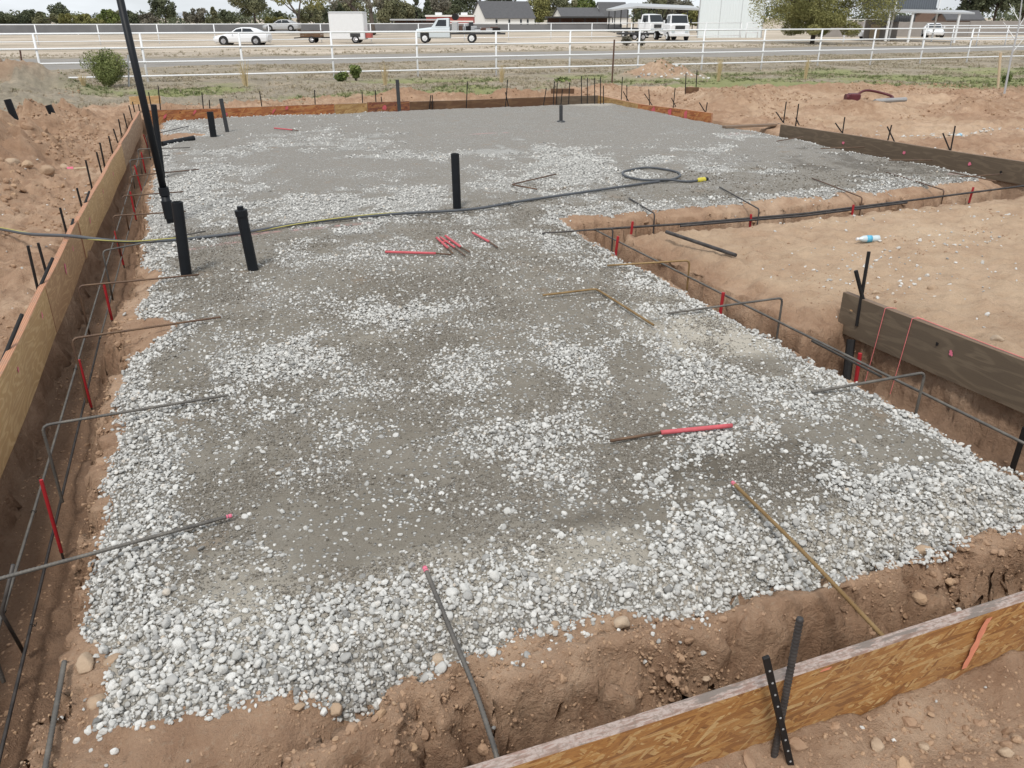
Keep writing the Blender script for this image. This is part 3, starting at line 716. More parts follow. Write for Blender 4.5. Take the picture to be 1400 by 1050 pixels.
rod('steel_stake', a_, b_, .0105, M['rebar_dark'], 'ribbed round dark stake leaning right against the near orange board', 'stake', 'foreground stakes crossed on the near board', n=10, ribs=True)

# ------------------------------------------------------------------ plastic pipe stubs
def pipe(px0, py0, px1, py1, r, label, fz=0.0, fit=None, m='abs', foot=None):
    f = at(px1, py1, fz) if foot is None else Vector(foot); t = on_line(px0, py0, math.hypot(f.x, f.y))
    root = empty('drain_pipe', f, label=label, cat='pipe', group='pipe stubs rising from the ground')
    d = t-f; q = f*0 - d.normalized()*.12
    body = MB(); n = 16
    body.tube([q, d*.5, d], r, n, caps=False); body.tube([d, d*.96], r*.86, n, caps=False)
    o_ = MB(); 
    vs = []
    u = d.orthogonal().normalized(); v = d.cross(u).normalized()
    for rr in (r, r*.86):
        for k in range(n): vs.append(d + (u*math.cos(2*math.pi*k/n)+v*math.sin(2*math.pi*k/n))*rr)
    body.add(vs, [(k, (k+1) % n, n+(k+1) % n, n+k) for k in range(n)])
    body.build('pipe_body', M[m], root, smooth=True)
    lo = d*.93
    if fit == 'cap':
        MB().tube([d*.9, d*1.0, d*1.005], [r*1.16, r*1.16, r*1.0], 18).build('cap', M[m], root)
        MB().tube([d*1.0, d*1.06], r*.6, 8).build('plug', M[m], root)
    if fit == 'inner':
        MB().tube([d*.5, d*.95], r*.84, n).build('plug', M['steel'], root)
    return root, d
pipe(242, 276, 255, 377, .043, 'stout black pipe beside the left trench nearest the cable')
pipe(329, 287, 346, 368, .043, 'black pipe with a capped top right of the stout one', fit='cap')
pipe(622, 210, 625, 285, .045, 'single black pipe standing in the middle of the gravel')
pipe(287, 153, 292, 187, .055, 'short black pipe near the far left corner of the gravel')
pipe(302, 135, 311, 181, .035, 'taller thin dark pipe right of the short one at far left', m='abs_grey')
root, d = pipe(767, 144, 767, 167, .035, 'dark grey pipe stub with a base collar at the far right of the gravel', m='abs_grey')
MB().tube([(0, 0, 0), (0, 0, .03)], [.09, .07], 14).build('collar', M['abs_grey'], root)
pipe(543, 109, 546, 151, .04, 'dark post standing at the brown far form board', m='abs_grey')
pipe(10, 136, 24, 172, .06, 'black pipe left on the spoil heap at the left edge', fz=.2, foot=on_line(24, 172, 17.0))
pipe(66, 144, 74, 161, .06, 'shorter black pipe on the spoil heap beside the left one', fz=.2, foot=on_line(74, 161, 18.0))
pipe(210, 143, 222, 242, .036, 'slim black pipe right behind the tall leaning pole', foot=at(222, 242, .0))
# bottom stub at the picture edge
f = Vector((.085, 1.62, -.42)); t_ = at(467, 1020, -.13)
root = empty('drain_pipe', (t_.x, t_.y, -.38), label='small black pipe end poking out of the near trench at the bottom', cat='pipe', group='pipe stubs rising from the ground')
MB().tube([(0, 0, 0), (0, 0, .25)], .013, 12).build('pipe_body', M['abs'], root); MB().tube([(0, 0, .235), (0, 0, .256)], .015, 12).build('plug', M['lightgrey'], root)
# tall leaning pole: lower stub with coupling and long upper length
f = at(234, 304, 0); hd = math.hypot(f.x, f.y); t = on_line(158, -28, hd)
root = empty('vent_pole', f, label='tall leaning black plastic pole with coupling rising past the top of the picture', cat='pole')
d = t-f
MB().tube([-d.normalized()*.1, d*.13], .042, 16).build('lower_pipe', M['abs'], root, smooth=True)
MB().tube([d*.02, d*.10], .052, 16).build('coupling', M['abs'], root)
MB().tube([d*.125, d*.16], .05, 16).build('coupling', M['abs'], root)
MB().tube([d*.13, d], .034, 16).build('upper_pipe', M['abs'], root, smooth=True)
# black pipe lying at the far left of the trench
a, b = at(222, 197, .0), at(265, 189, .03)
rod('drain_pipe', a, b, .045, M['abs'], 'black pipe lying across the far left trench', 'pipe', 'pipe stubs rising from the ground', n=14)
a, b = at(911, 317, .03), at(1006, 349, .02)
root = rod('steel_bar', a, b, .017, M['rebar_dark'], 'thick dark steel bar lying on the bare dirt right of the gravel', 'bar', n=10)

# ------------------------------------------------------------------ reinforcing bars
def bar(pts, r, m, label, group, ribs=False, bend=.04, name='rebar', tip=None, cat='rebar'):
    P = [Vector(p) for p in pts]; o0 = P[0].copy(); P = fillet([p-o0 for p in P], bend, 5)
    if ribs:
        P = resample(P, .0045); rr = [r*(1.13 if i % 3 == 0 else .94) for i in range(len(P))]
    else:
        P = resample(P, .15); rr = r
    o = MB().tube(P, rr, 8).build(name, M[m], loc=o0, smooth=True)
    if tip:
        e = P[0]; q = P[min(len(P)-1, int(.05/.0045) if ribs else 1)]; q = e + (q-e).normalized()*.035
        MB().tube([e-(q-e)*.05, e+(q-e)*.6], r*1.08, 8).build('painted_tip', M[tip], o)
    return tag(o, label, cat, group)
GD = 'bent dowel bars over the left trench'
dow = [((0, 790), (316, 703), None, 'rebar'), ((57, 582), (313, 543), (82, 678), 'rebar'), ((98, 463), (302, 434), (118, 540), 'rebar_brown'), ((107, 391), (273, 377), None, 'rebar_brown'), ((140, 343), (281, 318), (152, 394), 'rebar'),
       ((154, 295), (254, 290), (175, 330), 'rebar_brown'), ((167, 268), (250, 261), None, 'rebar_brown'), ((177, 241), (272, 232), None, 'rebar_brown'), ((177, 219), (232, 211), None, 'rebar'), ((188, 204), (260, 203), None, 'rebar'), ((200, 186), (258, 172), None, 'rebar_dark')]
for i, (c, e, dn, m) in enumerate(dow):
    C, E_ = at(*c, .05), at(*e, .025); E_.z = gz(E_.x, E_.y) + .03
    pts = [E_, C]
    if i == 0: C = at(-40, 802, .05); pts = [E_, C, C - Vector((0, 0, .45))]
    else: pts.append(C - Vector((0, 0, .45 if dn else .4)))
    bar(pts, .0078 if i < 3 else .0075, m, 'bent dowel bar reaching onto the gravel, %s from the near end of the left trench' % ORD[i], GD, ribs=i < 3, tip='pink' if i == 0 else None)
# long bars along the left trench
GLg = 'long bars running along the left trench'
bar([at(129, 417, -.26), at(46, 700, -.26), at(0, 850, -.26)+Vector((0, -.1, 0))], .0075, 'rebar', 'upper long rebar running along the left trench, near length', GLg, ribs=False)
bar([at(190, 214, -.24), at(158, 320, -.26), at(129, 417, -.255)], .0075, 'rebar', 'upper long rebar running along the left trench, far length', GLg)
bar([at(137, 460, -.4), at(80, 697, -.4), at(0, 1033, -.4), at(-20, 1120, -.4)], .0075, 'rebar_dark', 'lower long rebar running along the left trench, near length', GLg)
bar([at(208, 225, -.38), at(180, 300, -.38), at(137, 462, -.385)], .0075, 'rebar', 'lower long rebar running along the left trench, far length', GLg)
a, b = at(88, 905, -.05), at(60, 1060, -.07)
bar([a, b, b + (b-a)*.6], .0085, 'rebar', 'ribbed grey rebar rising along the pad foot at the lower left', None, ribs=True)
bar([at(18, 772, -.02), at(2, 838, -.22), at(33, 893, -.45)], .0075, 'rebar_dark', 'kinked dark tie bar at the left picture edge', None, bend=.02)
# tie wire knots
for px, py, z in [(46, 700, -.26), (3, 838, -.26), (45, 855, -.4), (103, 505, -.26)]:
    p = at(px, py, z); o = MB()
    o.tube([p*0+Vector((.012*math.cos(k*.9), .004*k-.012, .012*math.sin(k*.9))) for k in range(8)], .0018, 5)
    tag(o.build('tie_wire', M['steel'], loc=p), 'twist of black tie wire %s' % {46: 'on the rebar near the tall red stake', 3: 'on the kinked bar at the left picture edge', 45: 'on the lower left trench rebar', 103: 'on the rebar beside the second red stake'}[px], 'tie wire', 'tie wire twists on the left trench rebar')
# red sleeves / stakes standing in the trenches
GRD = 'red sleeved stakes in the trenches'
def red_stake(px0, py0, px1, py1, lab, fz=-.47, r=.011, m='red'):
    f = at(px1, py1, fz); t = on_line(px0, py0, math.hypot(f.x, f.y)+.0)
    root = empty('marker_stake', f, label=lab, cat='stake', group=GRD); d = t-f
    MB().tube([d*0, d], r, 8).build('sleeve', M[m], root); MB().tube([d*0-d.normalized()*.06, d*.02], r*.7, 8).build('pin', M['rebar_dark'], root)
lefts = [(56, 656, 84, 755), (108, 492, 125, 557), (142, 388, 153, 437), (157, 316, 169, 362), (178, 262, 186, 300), (184, 226, 194, 262), (193, 208, 199, 236), (196, 184, 203, 204)]
for i, q in enumerate(lefts): red_stake(*q, 'red sleeved stake, %s from the near end of the left trench' % ORD[i], r=.0085 if i < 2 else .011)
rights = [(845, 323, 842, 346, 'red stake at the inner corner of the notch trench'), (865, 303, 862, 327, 'red stake just right of the notch corner'), (1027, 293, 1025, 314, 'red stake in the middle of the notch trench'), (989, 400, 986, 420, 'red stake in the right trench below the island edge'),
          (1176, 483, 1170, 522, 'red stake under the end of the dark right board'), (1167, 280, 1165, 293, 'small red stake right of the middle of the notch trench'), (1331, 256, 1328, 266, 'small red stake at the far right end of the notch trench')]
def at_x(px, py, X):
    d = FW*FPX + RT*(px-700) + UP*(525-py); return Vector(EYE + d*(X/d[0]))
for k, (a, b, c, d, lab) in enumerate(rights):
    f = [at_x(c, d, 3.6), hdx(c, d, 7.25), hdx(c, d, 7.25), at_x(c, d, 3.62), at_x(c, d, 3.86), hdx(c, d, 7.2), hdx(c, d, 7.3)][k]; t = on_line(a, b, math.hypot(f.x, f.y))
    root = empty('marker_stake', f, label=lab, cat='stake', group=GRD); d_ = t-f
    MB().tube([d_*0-d_.normalized()*.1, d_], .013, 8).build('sleeve', M['red'], root); MB().tube([d_*0-d_.normalized()*.3, d_*.02], .008, 7).build('pin', M['rebar_dark'], root)
# right trench
def at_x(px, py, X):
    d = FW*FPX + RT*(px-700) + UP*(525-py); return Vector(EYE + d*(X/d[0]))
GRr = 'bent dowel bars over the right trench'
rd = [((1265, 509), (1110, 538), (1247, 558), 'rebar', 'bent grey dowel over the right trench in front of the dark board'), ((1070, 407), (913, 430), (1062, 464), 'rebar', 'bent grey dowel over the right trench beside the island'),
      ((943, 356), (830, 362), (935, 393), 'rebar_rust', 'bent rusty dowel over the right trench near the notch'), ((838, 312), (741, 319), (838, 340), 'rebar_dark', 'bent dark dowel at the inner corner of the notch')]
for i, (c, e, dn, m, lab) in enumerate(rd):
    C = at(*c, .07); E_ = at(*e, .02); E_.z = gz(E_.x, E_.y)+.02
    hd = math.hypot(C.x, C.y); D = on_line(dn[0], dn[1], hd); D = Vector((C.x, C.y, max(-.46, D.z-.15)))
    bar([E_, C, D], .008, m, lab, GRr, ribs=i < 2)
nd_ = [((860, 270), (895, 292), (895, 316), 'bent dowel over the notch trench, left of the three'), ((984, 255), (1038, 286), (1037, 310), 'bent dowel over the notch trench, middle of the three'), ((1110, 243), (1179, 270), (1177, 290), 'bent dowel over the notch trench, right of the three'), ((1212, 234), (1291, 260), (1290, 270), 'faint bent dowel over the far right end of the notch')]
for e, c, dn, lab in nd_:
    C = at(*c, .02); E_ = at(*e, .02); E_.z = gz(E_.x, E_.y)+.015
    bar([E_, C, C-Vector((0, 0, .4))], .008, 'rebar_dark' if e[0] < 1000 else 'rebar_brown', lab, 'bent dowel bars over the notch trench')
GB_ = 'long bars running along the right trenches'
bar([at_x(815, 315, 3.64), at_x(1000, 408, 3.66), at_x(1190, 502, 3.68), at_x(1420, 616, 3.69)], .0085, 'rebar', 'long grey rebar running the length of the right trench', GB_, ribs=False)
bar([at_x(1110, 466, 3.69), at_x(1205, 515, 3.70)], .008, 'rebar', 'short lap bar tied beside the long rebar in the right trench', GB_)
bar([hdx(812, 314, 7.27), hdx(935, 306, 7.26), hdx(1100, 292, 7.26), hdx(1260, 272, 7.26), hdx(1400, 254, 7.27)], .012, 'rebar_dark', 'long dark rebar running along the notch trench', GB_)
bar([hdx(930, 309, 7.22), hdx(1100, 295, 7.22), hdx(1240, 277, 7.22)], .012, 'rebar_dark', 'second dark rebar lapped beside the notch rebar', GB_)
for i, (a, b, lab) in enumerate([((1122, 203), (1182, 201), 'thin rebar end crossing to the long dark board, far one'), ((1062, 193), (1098, 187), 'thin rebar end lying at the far end of the long dark board'), ((1215, 219), (1275, 219), 'thin rebar end crossing to the long dark board, near one'), ((1298, 235), (1362, 248), 'long rebar reaching from the gravel tip towards the dark board'), ((1313, 242), (1370, 238), 'rebar crossing behind the gravel tip at far right')]):
    A, B = at(*a, .03), at(*b, .03); bar([A, B], .008, 'rebar_brown', lab, 'thin rebar ends at the upper right forms')
# loose bars lying on the gravel
def lay(pts, r=.0078, dz=.02):
    out = []
    for p in pts:
        q = at(*p, .01); q.z = gz(q.x, q.y) + r + dz; out.append(q)
    return out
def bar_on(pts, m, lab, ribs=False, r=.0078, dz=.022, **k): return bar(lay(pts, r, dz), r, m, lab, 'loose bars lying on the gravel', ribs=ribs, **k)
bar_on([(742, 408), (815, 400), (893, 449)], 'rebar_rust', 'bent rusty bar lying on the gravel in the middle', ribs=True, r=.008)
bar_on([(760, 240), (699, 254), (734, 261)], 'rebar_brown', 'small brown bent bar lying on the gravel beside the cable', r=.009)
P = lay([(1000, 671), (1150, 800)], .0078, .034); Q = hdx(1213, 876, 1.462)
bar([P[0], P[0].lerp(Q, .5)+Vector((0, 0, .012)), Q], .0078, 'rebar_rust', 'tan rusty bar sloping from the gravel down to the near board', 'loose bars lying on the gravel', ribs=True, tip='pink', bend=.15)
P = lay([(581, 785), (650, 915)], .0078, .045); P[1].z += .03; Q = hdx(682, 985, 1.6)
bar([P[0], P[1], Vector((Q.x, Q.y, -.1)), Vector((Q.x+.01, Q.y-.01, -.45))], .0085, 'rebar', 'grey bar bending down into the near trench', 'loose bars lying on the gravel', ribs=True, tip='pink', bend=.07)
def red_bar(a, j, b, lab, r=.0075, m='redpaint'):
    P = lay([a, j, b], r*1.3, .015); root = empty('marker_bar', P[0], label=lab, cat='rebar', group='red painted bars lying on the gravel')
    MB().tube(resample([P[0]-P[0], P[1]-P[0]], .05), r*1.5, 10).build('painted_length', M[m], root, smooth=True)
    MB().tube([P[1]-P[0]-(P[2]-P[1])*.02, P[2]-P[0]], r, 10).build('bare_length', M['rebar_brown'], root, smooth=True)
red_bar((1000, 587), (903, 597), (834, 605), 'long red sleeved bar lying on the gravel at centre right', r=.008)
red_bar((527, 347), (596, 349), (617, 350), 'red bar lying sideways left of the small red pile')
red_bar((597, 326), (613, 342), (619, 348), 'leftmost slanting red bar of the small pile')
red_bar((602, 325), (622, 341), (636, 351), 'middle slanting red bar of the small pile', r=.006)
red_bar((609, 324), (630, 340), (642, 347), 'rightmost slanting red bar of the small pile')
red_bar((613, 331), (605, 333), (600, 334), 'short red bar lying across the small pile', r=.006)
red_bar((646, 320), (669, 333), (680, 340), 'red bar lying alone right of the small pile')
red_bar((375, 177), (400, 179), (408, 180), 'faded pink bar lying on the far left gravel', r=.008)
# pink lath stub left of the left board
a, b = on_line(96, 239, 13.2), on_line(120, 237, 13.2)
root = empty('survey_lath', a, label='small wooden lath with pink painted head lying left of the left form', cat='lath')
a.z = gz(a.x, a.y)+.05; root.location = a; d = Vector((b.x-a.x, b.y-a.y, 0)); MB().tube([d*.2, d], .018, 6).build('shaft', M['pale_wood'], root); MB().tube([d*-.1, d*.25], .035, 6).build('painted_head', M['pink'], root)

# ------------------------------------------------------------------ cable
cp = [(-30, 309, -.02), (0, 313, .0), (40, 320, .05), (94, 322.5, .135), (134, 327, .13), (185, 331, .05), (236, 328, .035), (290, 323, .03), (345, 316, .03), (400, 307, .03), (470, 299, .03), (545, 292, .03), (620, 288, .03), (660, 284, .03), (700, 277, .03), (760, 268, .03),
      (830, 258, .03), (885, 250, .03), (915, 246, .03), (929, 241, .03), (927, 236, .03), (912, 232, .03), (885, 229, .03), (858, 233, .03), (851, 237, .03), (859, 242, .03), (882, 246, .03), (910, 245.5, .055), (926, 247, .035), (942, 248, .03), (955, 246.5, .03)]
CP = smooth_path([at(*p) for p in cp], 6)
root = empty('extension_cable', CP[0], label='thick grey cable with yellow connector snaking across the gravel', cat='cable')
o0 = CP[0]
MB().tube([p-o0 for p in CP], .0145, 10).build('cable', M['cable'], root, smooth=True)
k1 = int(len(CP)*.42); YC = [p-o0+Vector((.0, -.012*math.cos(i*.23)-.004, .012*math.sin(i*.23)+.004)) for i, p in enumerate(CP[:k1])]
MB().tube(YC, .006, 6).build('yellow_cord', M['yellowcord'], root, smooth=True)
e0, e1 = CP[-2]-o0, CP[-1]-o0; u = (e1-e0).normalized()
cn_ = MB().tube([e1-u*.02, e1+u*.0, e1+u*.01, e1+u*.1, e1+u*.11], [.02, .025, .032, .032, .025], 12).build('connector', M['yellow'], root)
MB().tube([u*0+e1+u*.11, e1+u*.15], .026, 10).build('plug_face', M['abs'], root)
for s_ in (-1, 1):
    vv = u.cross(Vector((0, 0, 1))); MB().tube([e1+u*.15+vv*.01*s_, e1+u*.18+vv*.01*s_], .004, 6).build('prong', M['rim'], root)

# pink strings over the dark right board
for i, (x_, lab) in enumerate([(.395, 'left pink string drawn down over the dark right board'), (.62, 'right pink string drawn down over the dark right board')]):
    Mx = RB.matrix_basis if False else (Matrix.Translation(RB.location) @ Matrix.Rotation(RB.rotation_euler.z, 4, 'Z'))
    pts = [Mx @ Vector(v) for v in [(x_+.03, .06, .1), (x_+.01, .0, .107), (x_+.0, -.0095, .1), (x_-.01, -.0105, -.05), (x_-.02, -.0115, -.2), (x_-.035, -.02, -.46)]]
    o0 = pts[0]
    tag(MB().tube([p-o0 for p in pts], .0022, 6).build('string', M['string'], loc=o0), lab, 'string', 'pink strings at the dark right board')
pts = [Mx @ Vector(v) for v in [(.62, .03, .107), (1.2, .02, .108), (2.6, .03, .108)]]
tag(MB().tube([p-pts[0] for p in pts], .0022, 6).build('string', M['string'], loc=pts[0]), 'pink string lying along the top edge of the dark right board', 'string', 'pink strings at the dark right board')

# ------------------------------------------------------------------ litter and the tool on the dirt
def bottle(px, py, lab, rz, sc=1):
    p = gp(px, py, -.02); p.z += .032*sc
    root = empty('water_bottle', p, rz, label=lab, cat='bottle', group='plastic water bottles on the dirt'); root.scale = (sc,)*3
    prof = [(-.11, .024), (-.105, .031), (-.07, .032), (-.05, .029), (-.03, .032), (.02, .032), (.05, .03), (.08, .016), (.09, .012), (.1, .012)]
    MB().tube([(a, 0, 0) for a, r in prof], [r for a, r in prof], 14).build('body', M['clear'], root, smooth=True)
    MB().tube([(-.03, 0, 0), (.02, 0, 0)], .0328, 14).build('label_wrap', M['label'], root, smooth=True)
    MB().tube([(.097, 0, 0), (.115, 0, 0)], .014, 10).build('cap', M['white'], root)
bottle(1186, 331, 'clear plastic bottle with blue label on the bare dirt above the stake', R(165), 1.0)
bottle(1310, 189, 'clear plastic bottle lying behind the long dark form board', R(-150), 1.25)
p = gp(1172, 140, 0)
root = empty('tamper', p, R(-20), label='dark red steel tool with looped handle lying on the far dirt', cat='tool')
MB().box(-.24, .02, -.13, .12, .02, .2).build('motor_housing', M['toolred'], root, bevel=.03)
MB().tube([(-.3, 0, .1), (-.2, 0, .1)], .09, 12).build('drum', M['toolred'], root)
MB().tube(smooth_path([(0, .1, .16), (.3, .3, .24), (.72, .28, .17), (.86, .1, .1), (.6, -.02, .06)], 5), .028, 8).build('handle_loop', M['toolred'], root, smooth=True)
MB().tube([(.3, -.25, .05), (1.15, .05, .06)], .05, 8).build('grey_tube', M['grey_rag'], root)

# ------------------------------------------------------------------ rocks, clods and gravel
def rock_mesh(name, seed, sub=2, cuts=9, stretch=(1, .8, .65), rough=.06):
    bm = bmesh.new(); bmesh.ops.create_icosphere(bm, subdivisions=sub, radius=1); r_ = random.Random(seed)
    pl = []
    for _ in range(cuts):
        n = Vector((r_.gauss(0, 1), r_.gauss(0, 1), r_.gauss(0, 1))).normalized(); pl.append((n, r_.uniform(.6, .88)))
    for v in bm.verts:
        c = v.co.normalized(); k = 1.0
        for n, d in pl:
            q = c.dot(n)
            if q > 1e-3: k = min(k, d/q)
        c = c*k*(1 + rough*r_.uniform(-1, 1)); v.co = Vector((c.x*stretch[0], c.y*stretch[1], c.z*stretch[2]))
    me = bpy.data.meshes.new(name); bm.to_mesh(me); bm.free(); return me
def stone_mat(name, stops, ob=False):
    m, t, b = mat(name); o = objco(t)
    tint = attr(t, 'tint', 'INSTANCER') if not ob else nd(t, 'ShaderNodeObjectInfo').outputs['Random']
    c = ramp(t, tint, stops)
    n = noise(t, o, 2.2, 5, .65)
    c = mixc(t, ramp(t, n, [(.35, 0), (.7, .45)]), c, [x*.72 for x in stops[len(stops)//2][1]])
    t.links.new(c, b.inputs['Base Color']); b.inputs['Roughness'].default_value = .9; b.inputs['Specular IOR Level'].default_value = .25
    bump(t, b, noise(t, o, 5, 5, .7), .35, .15)
    return m
M['gravel'] = stone_mat('limestone_gravel', [(0, (.16, .156, .148)), (.15, (.3, .294, .28)), (.38, (.5, .492, .468)), (.7, (.63, .62, .588)), (.92, (.75, .74, .71)), (1, (.52, .43, .33))])
M['grit'] = stone_mat('crushed_grit', [(0, (.12, .105, .085)), (.3, (.2, .178, .147)), (.65, (.29, .268, .235)), (.88, (.43, .41, .38)), (1, (.62, .61, .58))])
M['clod'] = stone_mat('soil_clods', [(0, (.28, .175, .11)), (.5, (.39, .255, .17)), (.9, (.48, .325, .205)), (1, (.52, .42, .32))])
M['rock'] = stone_mat('tan_rock', [(0, (.4, .28, .19)), (.5, (.46, .335, .23)), (1, (.52, .42, .32))], ob=True)
def source(name, n, material, stretch, rough=.05, sub=2, cuts=9, soft=False):
    c = bpy.data.collections.new(name)
    for k in range(n):
        s_ = [q*random.uniform(.85, 1.15) for q in stretch]
        me = rock_mesh(name, 100*k+len(name), sub, cuts, s_, rough); me.materials.append(material)
        me.polygons.foreach_set('use_smooth', [soft]*len(me.polygons))
        c.objects.link(bpy.data.objects.new('%s_%02d' % (name, k), me))
    return c
def scatter(name, P, ROT, SCL, TINT, coll, nvar, material):
    n = len(P); me = bpy.data.meshes.new(name); me.vertices.add(n); me.vertices.foreach_set('co', P.astype(np.float32).ravel())
    for a, ty, key, val in (('rot', 'FLOAT_VECTOR', 'vector', ROT), ('scl', 'FLOAT_VECTOR', 'vector', SCL), ('tint', 'FLOAT', 'value', TINT), ('pick', 'INT', 'value', rng.integers(0, nvar, n))):
        q = me.attributes.new(a, ty, 'POINT'); q.data.foreach_set(key, np.asarray(val).astype(np.int32 if ty == 'INT' else np.float32).ravel())
    o = bpy.data.objects.new(name, me); COL.objects.link(o); o['kind'] = 'stuff'; me.materials.append(material)
    g = bpy.data.node_groups.new(name, 'GeometryNodeTree')
    g.interface.new_socket('Geometry', in_out='INPUT', socket_type='NodeSocketGeometry'); g.interface.new_socket('Geometry', in_out='OUTPUT', socket_type='NodeSocketGeometry')
    N = g.nodes.new; gi, go = N('NodeGroupInput'), N('NodeGroupOutput')
    m2p = N('GeometryNodeMeshToPoints'); ci = N('GeometryNodeCollectionInfo'); ci.inputs[0].default_value = coll; ci.inputs[1].default_value = True; ci.inputs[2].default_value = True
    iop = N('GeometryNodeInstanceOnPoints'); iop.inputs['Pick Instance'].default_value = True
    def na(nm, ty):
        q = N('GeometryNodeInputNamedAttribute'); q.data_type = ty; q.inputs[0].default_value = nm; return q.outputs[0]
    e2r = N('FunctionNodeEulerToRotation')
    l = g.links.new
    l(gi.outputs[0], m2p.inputs[0]); l(m2p.outputs[0], iop.inputs['Points']); l(ci.outputs[0], iop.inputs['Instance'])
    l(na('pick', 'INT'), iop.inputs['Instance Index']); l(na('rot', 'FLOAT_VECTOR'), e2r.inputs[0]); l(e2r.outputs[0], iop.inputs['Rotation']); l(na('scl', 'FLOAT_VECTOR'), iop.inputs['Scale'])
    l(iop.outputs[0], go.inputs[0])
    md = o.modifiers.new('scatter', 'NODES'); md.node_group = g
    return o
gsrc = source('gravel_stone', 16, M['gravel'], (1, .84, .7), .012, sub=3, cuts=15, soft=True)
gsrc_lo = source('gravel_chip', 8, M['grit'], (1, .85, .6), .01, sub=2, cuts=9)
csrc = source('soil_clod', 12, M['clod'], (1, .85, .68), .07)

def rand_pts(x0, x1, y0, y1, dens):
    n = int((x1-x0)*(y1-y0)*dens); return rng.uniform(x0, x1, n), rng.uniform(y0, y1, n)
def make_stones(bands):
    PX, PY, SZ = [], [], []
    for (x0, x1, y0, y1, dens, s0, s1, fn) in bands:
        x, y = rand_pts(x0, x1, y0, y1, dens)
        s_ = s0*np.exp(rng.normal(0, .36, len(x))); s_ = np.clip(s_, s0*.5, s1)
        keep = rng.random(len(x)) < fn(x, y)
        PX.append(x[keep]); PY.append(y[keep]); SZ.append(s_[keep])
    return np.concatenate(PX), np.concatenate(PY), np.concatenate(SZ)
onpad = lambda x, y, m=.0: (grav_sd(x, y) < m)
def big(x, y):
    g = gravel_density(x, y); return onpad(x, y, .03)*np.clip((g-.2)*1.45, 0, 1)**1.3
def spill(x, y):                       # stones that rolled down the front and side faces
    sd = grav_sd(x, y); return (sd > 0)*np.exp(-np.maximum(sd, 0)/.06)*np.clip(.3+1.0*fbm(x, y, 2.2, 3, 201), 0, 1)
def fines(x, y):
    g = gravel_density(x, y); return onpad(x, y, .02)*(.08+.92*np.clip(1.2*fbm(x, y, 2.2, 5, 211, .6)+.3, 0, 1))*(1-.45*np.clip(g*1.4-.4, 0, 1))
# near: real stones, layered where they lie deep
x, y, s = make_stones([(-.75, 3.5, 1.85, 2.62, 3700, .0094, .022, big), (-.75, 3.5, 1.85, 2.62, 2200, .006, .01, big), (-.75, 3.5, 2.62, 3.2, 4600, .0086, .02, big), (-.75, 3.5, 3.2, 5.5, 4000, .0082, .0185, big), (-.75, 3.5, 5.5, 7.6, 2500, .009, .018, big),
                       (-.7, 5, 7.4, 12, 1250, .0108, .02, big), (5, 9.9, 7.4, 13, 850, .0115, .021, big), (-.7, 4, 12, 18.9, 460, .013, .022, big),
                       (-.65, 3.4, 2.2, 7, 260, .0085, .018, lambda x, y: onpad(x, y, -.03)*1.0),
                       (-.9, 3.6, 1.6, 2.15, 2300, .0095, .022, spill), (-.85, -.4, 2, 8, 800, .0085, .018, spill), (3.3, 3.6, 2, 7.5, 700, .0085, .018, spill), (3.3, 9.6, 7.3, 7.8, 500, .01, .02, spill)])
z = terrain(x, y) + s*rng.uniform(-.1, .5, len(s)) + np.where(gravel_density(x, y) > .75, s*rng.uniform(0, .6, len(s)), 0)*(grav_sd(x, y) < -.02)
rot = np.stack([rng.normal(0, .5, len(x)), rng.normal(0, .5, len(x)), rng.uniform(0, 6.28, len(x))], 1)
scl = s[:, None]*rng.uniform(.85, 1.15, (len(s), 3))
scatter('gravel', np.stack([x, y, z], 1), rot, scl, np.clip(rng.beta(1.9, 1.6, len(x)), 0, 1), gsrc, 16, M['gravel'])
n_big = len(x)
x, y, s = make_stones([(-.7, 3.45, 1.95, 3.4, 15000, .0042, .010, fines), (-.7, 3.45, 3.4, 6.2, 7500, .0048, .011, fines), (-.7, 3.4, 6.2, 8.5, 3000, .006, .012, fines), (3.4, 9.8, 7.4, 9.5, 500, .011, .016, fines)])
z = terrain(x, y) + s*rng.uniform(-.1, .45, len(s))
rot = np.stack([rng.normal(0, .6, len(x)), rng.normal(0, .6, len(x)), rng.uniform(0, 6.28, len(x))], 1)
scatter('gravel_chips', np.stack([x, y, z], 1), rot, s[:, None]*rng.uniform(.8, 1.2, (len(s), 3)), np.clip(rng.beta(1.5, 2.2, len(x)), 0, 1), gsrc_lo, 8, M['grit'])
n_chip = len(x)
